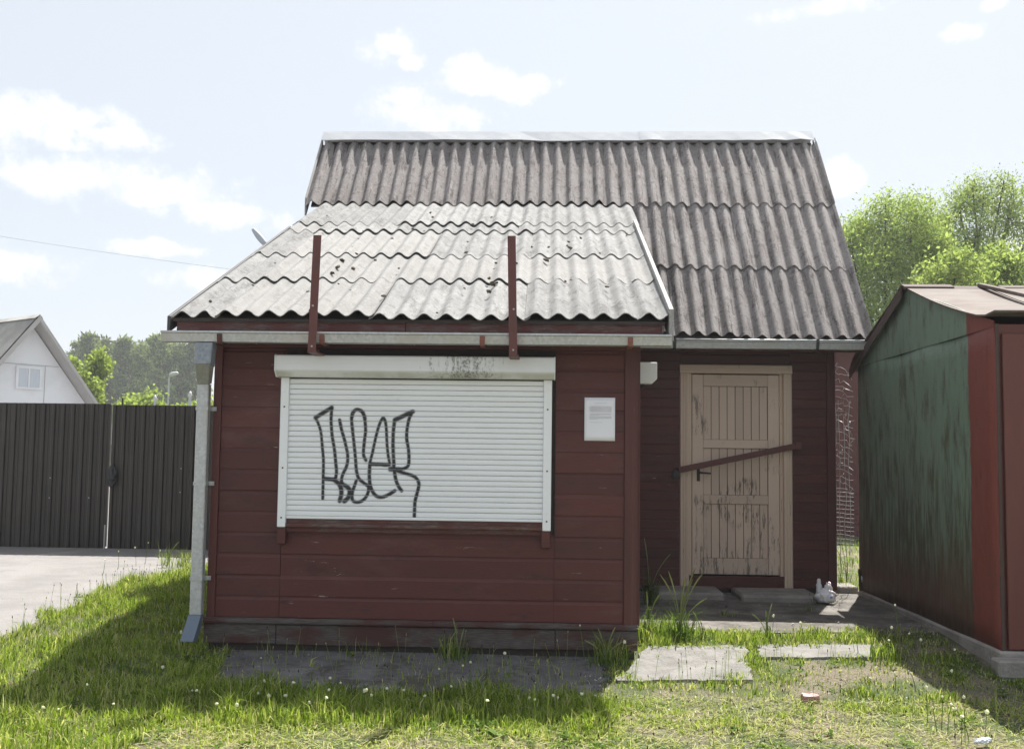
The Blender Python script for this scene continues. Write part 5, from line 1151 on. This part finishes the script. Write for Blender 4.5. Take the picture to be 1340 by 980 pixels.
# weeds: tufts of long blades, seed stalks and leafy stems
def weed(name, px, py, nb, hb, stalks, label, leaves=0, seed=0, Y=None, cat='weed', blade_w=.008):
    p = gp(px, py) if Y is None else np.array([on_plane(px, py, 1, Y)[0], Y, 0.0]); rs = np.random.default_rng(seed+100); t = thing(name, tuple(p), label, cat, 'weeds round the kiosk')
    if nb:
        x = rs.normal(0, .05, nb); y = rs.normal(0, .05, nb); h = hb*rs.uniform(.4, 1.1, nb)
        V, F, S = blades(x, y, h, np.full(nb, blade_w), rs.uniform(.15, .6, nb), rs.uniform(.3, 1.1, nb), rs=rs, z0=np.zeros(nb)); ob('blades', np_mesh('blades', V, F, 'weed', 'shade', S), t, tuple(p))
    for k in range(stalks):
        az = rs.uniform(0, 6.28); L = hb*rs.uniform(1.2, 1.9); lean = rs.uniform(.15, .75); d = Vector((math.cos(az)*lean, math.sin(az)*lean*.5, 0))
        pts = [Vector((0,0,0))+d*L*(u**2)+Vector((0,0,L*(u-.22*lean*u*u*u))) for u in np.linspace(0, 1, 9)]
        b = MB().tube(pts, [.0028]*6+[.0045,.0055,.002], 5); me = b.mesh('seed_stalk', 'weed', fix=False); a = me.attributes.new('shade', 'FLOAT', 'POINT'); a.data.foreach_set('value', [.75]*len(me.vertices)); ob('seed_stalk', me, t, tuple(p))
    if leaves:
        H_ = hb; b = MB().tube([(0,0,0),(.01,0,H_*.5),(0,.01,H_)], [.006,.005,.003], 5); V = []; F = []
        me = b.mesh('stem', 'weed', fix=False); a = me.attributes.new('shade', 'FLOAT', 'POINT'); a.data.foreach_set('value', [.4]*len(me.vertices)); ob('stem', me, t, tuple(p))
        for k in range(leaves):
            u = (k+.5)/leaves; az = k*2.4+rs.uniform(-.4, .4); Lf = H_*.34*(1.15-u*.75)*rs.uniform(.8, 1.2); w = Lf*.32
            d = Vector((math.cos(az), math.sin(az), .35)); s = Vector((-math.sin(az), math.cos(az), 0)); c0 = Vector((0,0,H_*u))
            vs_ = [c0, c0+d*Lf*.4+s*w*.5, c0+d*Lf-Vector((0,0,.3*Lf)), c0+d*Lf*.4-s*w*.5, c0+d*Lf*.45-Vector((0,0,.04*Lf))]
            me = MB().add(vs_, [(0,1,4),(1,2,4),(2,3,4),(3,0,4)]).mesh('leaf', 'weed', fix=False); a = me.attributes.new('shade', 'FLOAT', 'POINT'); a.data.foreach_set('value', [rs.uniform(.2, .65)]*5); ob('leaf', me, t, tuple(p))
weed('tall_grass_tuft', 890, 838, 110, .30, 9, 'tall arching grass tuft with seed stalks in front of the porch', seed=1, blade_w=.008)
weed('grass_tuft', 793, 872, 60, .16, 7, 'green grass tuft with thin stalks at the kiosk front corner', seed=2, blade_w=.008)
weed('leafy_weed', 918, 838, 30, .13, 1, 'broad-leaved weed at the porch edge, right of the tall tuft', 7, 3)
weed('leafy_weed', 848, 836, 60, .24, 2, 'pale bushy weed against the kiosk corner board', 26, 4)
weed('leafy_weed', 1003, 838, 24, .17, 3, 'leafy weed before the door, at the slab joint', 9, 5)
weed('leafy_weed', 1155, 858, 30, .12, 2, 'bright leafy weed at the garage shadow edge', 7, 6)
weed('leafy_weed', 1108, 768, 6, .40, 2, 'tall leafy weed in sun behind the wire fence', 16, 7, Y=4.1)
weed('leafy_weed', 1100, 768, 4, .30, 0, 'broad pale leaves low in the gap behind the wire fence', 8, 12, Y=4.4)
weed('dark_weed', 1072, 790, 20, .16, 0, 'dark ferny weed beside the white plastic bag', 12, 8)
weed('dark_weed', 850, 792, 40, .34, 2, 'shaded weed in the porch corner by the side wall', 14, 9)
weed('dark_weed', 600, 868, 30, .20, 2, 'dark grass tuft rooted in the apron under the shutter', seed=10, blade_w=.007)
weed('dark_weed', 338, 846, 26, .15, 1, 'dark weed at the skirting near the downpipe', 8, 11)
weed('dark_weed', 397, 846, 16, .12, 0, 'small dark weed at the skirting below the graffiti', 6, 13)
weed('leafy_weed', 218, 744, 6, .20, 1, 'upright leafy weed at the asphalt edge left of the downpipe', 14, 14)
weed('leafy_weed', 615, 952, 0, .06, 0, 'single yellowing leaf plant in the sunlit front grass', 5, 15)

# ------------------------------------------------------------------ litter
def crumple(seed, sx, sy, sz, sub=3, amp=.35):
    bm = bmesh.new(); bmesh.ops.create_icosphere(bm, subdivisions=sub, radius=1); rs = np.random.default_rng(seed); K = rs.normal(0, 3.2, (7, 3)); ph = rs.uniform(0, 6, 7)
    for v in bm.verts:
        c = np.array(v.co); f = 1+amp*sum(abs(math.sin(float(K[i]@c)+ph[i]))-.6 for i in range(7))/2.2; v.co = Vector((c[0]*sx*f, c[1]*sy*f, max(c[2]*sz*f+sz*.75, 0)))
    return bm
def from_bm(name, bm, mat, smooth=False):
    me = bpy.data.meshes.new(name); bm.to_mesh(me); bm.free(); me.materials.append(MAT[mat])
    if mat == 'bag': me.polygons.foreach_set('use_smooth', [True]*len(me.polygons))
    return me
p = gp(1080, 791); bag = thing('plastic_bag', tuple(p+np.array([0,0,.022])), 'crumpled white plastic bag lying beside the doorstep', 'bag')
bb_ = tuple(p+np.array([0,0,.022]))
ob('bag_body', from_bm('bag_body', crumple(3, .085, .07, .07, 4, .22), 'bag'), bag, bb_)
ob('handle', from_bm('handle', crumple(8, .022, .02, .075, 3, .4), 'bag'), bag, (bb_[0]-.055, bb_[1], bb_[2]+.075))
ob('handle', from_bm('handle', crumple(9, .03, .02, .05, 3, .4), 'bag'), bag, (bb_[0]+.03, bb_[1], bb_[2]+.085))
ob('print', from_bm('print', crumple(10, .012, .004, .010, 2, .2), 'bagprint'), bag, (bb_[0]+.035, bb_[1]-.078, bb_[2]+.045))
p = gp(1060, 919); bm = bmesh.new(); bmesh.ops.create_cube(bm, size=1); bmesh.ops.subdivide_edges(bm, edges=bm.edges[:], cuts=3, use_grid_fill=True)
for v in bm.verts: v.co = Vector((v.co.x*.095+random.uniform(-.004,.004), v.co.y*.055+random.uniform(-.004,.004), (v.co.z+.5)*.035+random.uniform(-.004,.004)))
tag(ob('crumpled_packet', from_bm('crumpled_packet', bm, 'pink'), None, tuple(p+np.array([0,0,.012])), (.1, .05, .15)), 'crumpled pink packet lying on the sunlit grass', 'packet')
p = gp(1287, 977); tag(ob('clear_wrapper', from_bm('clear_wrapper', crumple(5, .05, .02, .014, 3, .4), 'film'), None, tuple(p+np.array([0,0,.02])), (0, 0, .4)), 'small clear plastic wrapper in shaded grass at the lower right', 'wrapper')
q = on_plane(1129, 757, 1, 3.16); st = thing('plastic_scrap', (q[0], 3.16, .0), 'white plastic scrap caught on a dark stick at the garage corner', 'plastic scrap')
qb = Vector((q[0], 3.16, 0))
ob('stick', MB().tube([(-.02,0,-.03),(-.03,0,.26)], .014, 6).mesh('stick', 'darkwood'), st, qb)
ob('scrap', from_bm('scrap', crumple(12, .028, .02, .065, 3, .4), 'bag'), st, qb+Vector((.012, -.02, q[2]-.05)))

# ------------------------------------------------------------------ air
hz = bpy.data.materials.new('haze_air'); hz.use_nodes = True; hn = hz.node_tree; hn.nodes.remove(hn.nodes['Principled BSDF'])
pv = hn.nodes.new('ShaderNodeVolumePrincipled'); pv.inputs['Color'].default_value = (.93, .96, 1, 1); pv.inputs['Density'].default_value = .0009; pv.inputs['Anisotropy'].default_value = .3
hn.links.new(pv.outputs[0], hn.nodes['Material Output'].inputs['Volume'])
hm = MB().box(-320, 320, -80, 340, -1.3, 22).mesh('haze'); hm.materials.append(hz); tag(ob('haze', hm), 'pale summer haze filling the air', 'haze', kind='stuff')
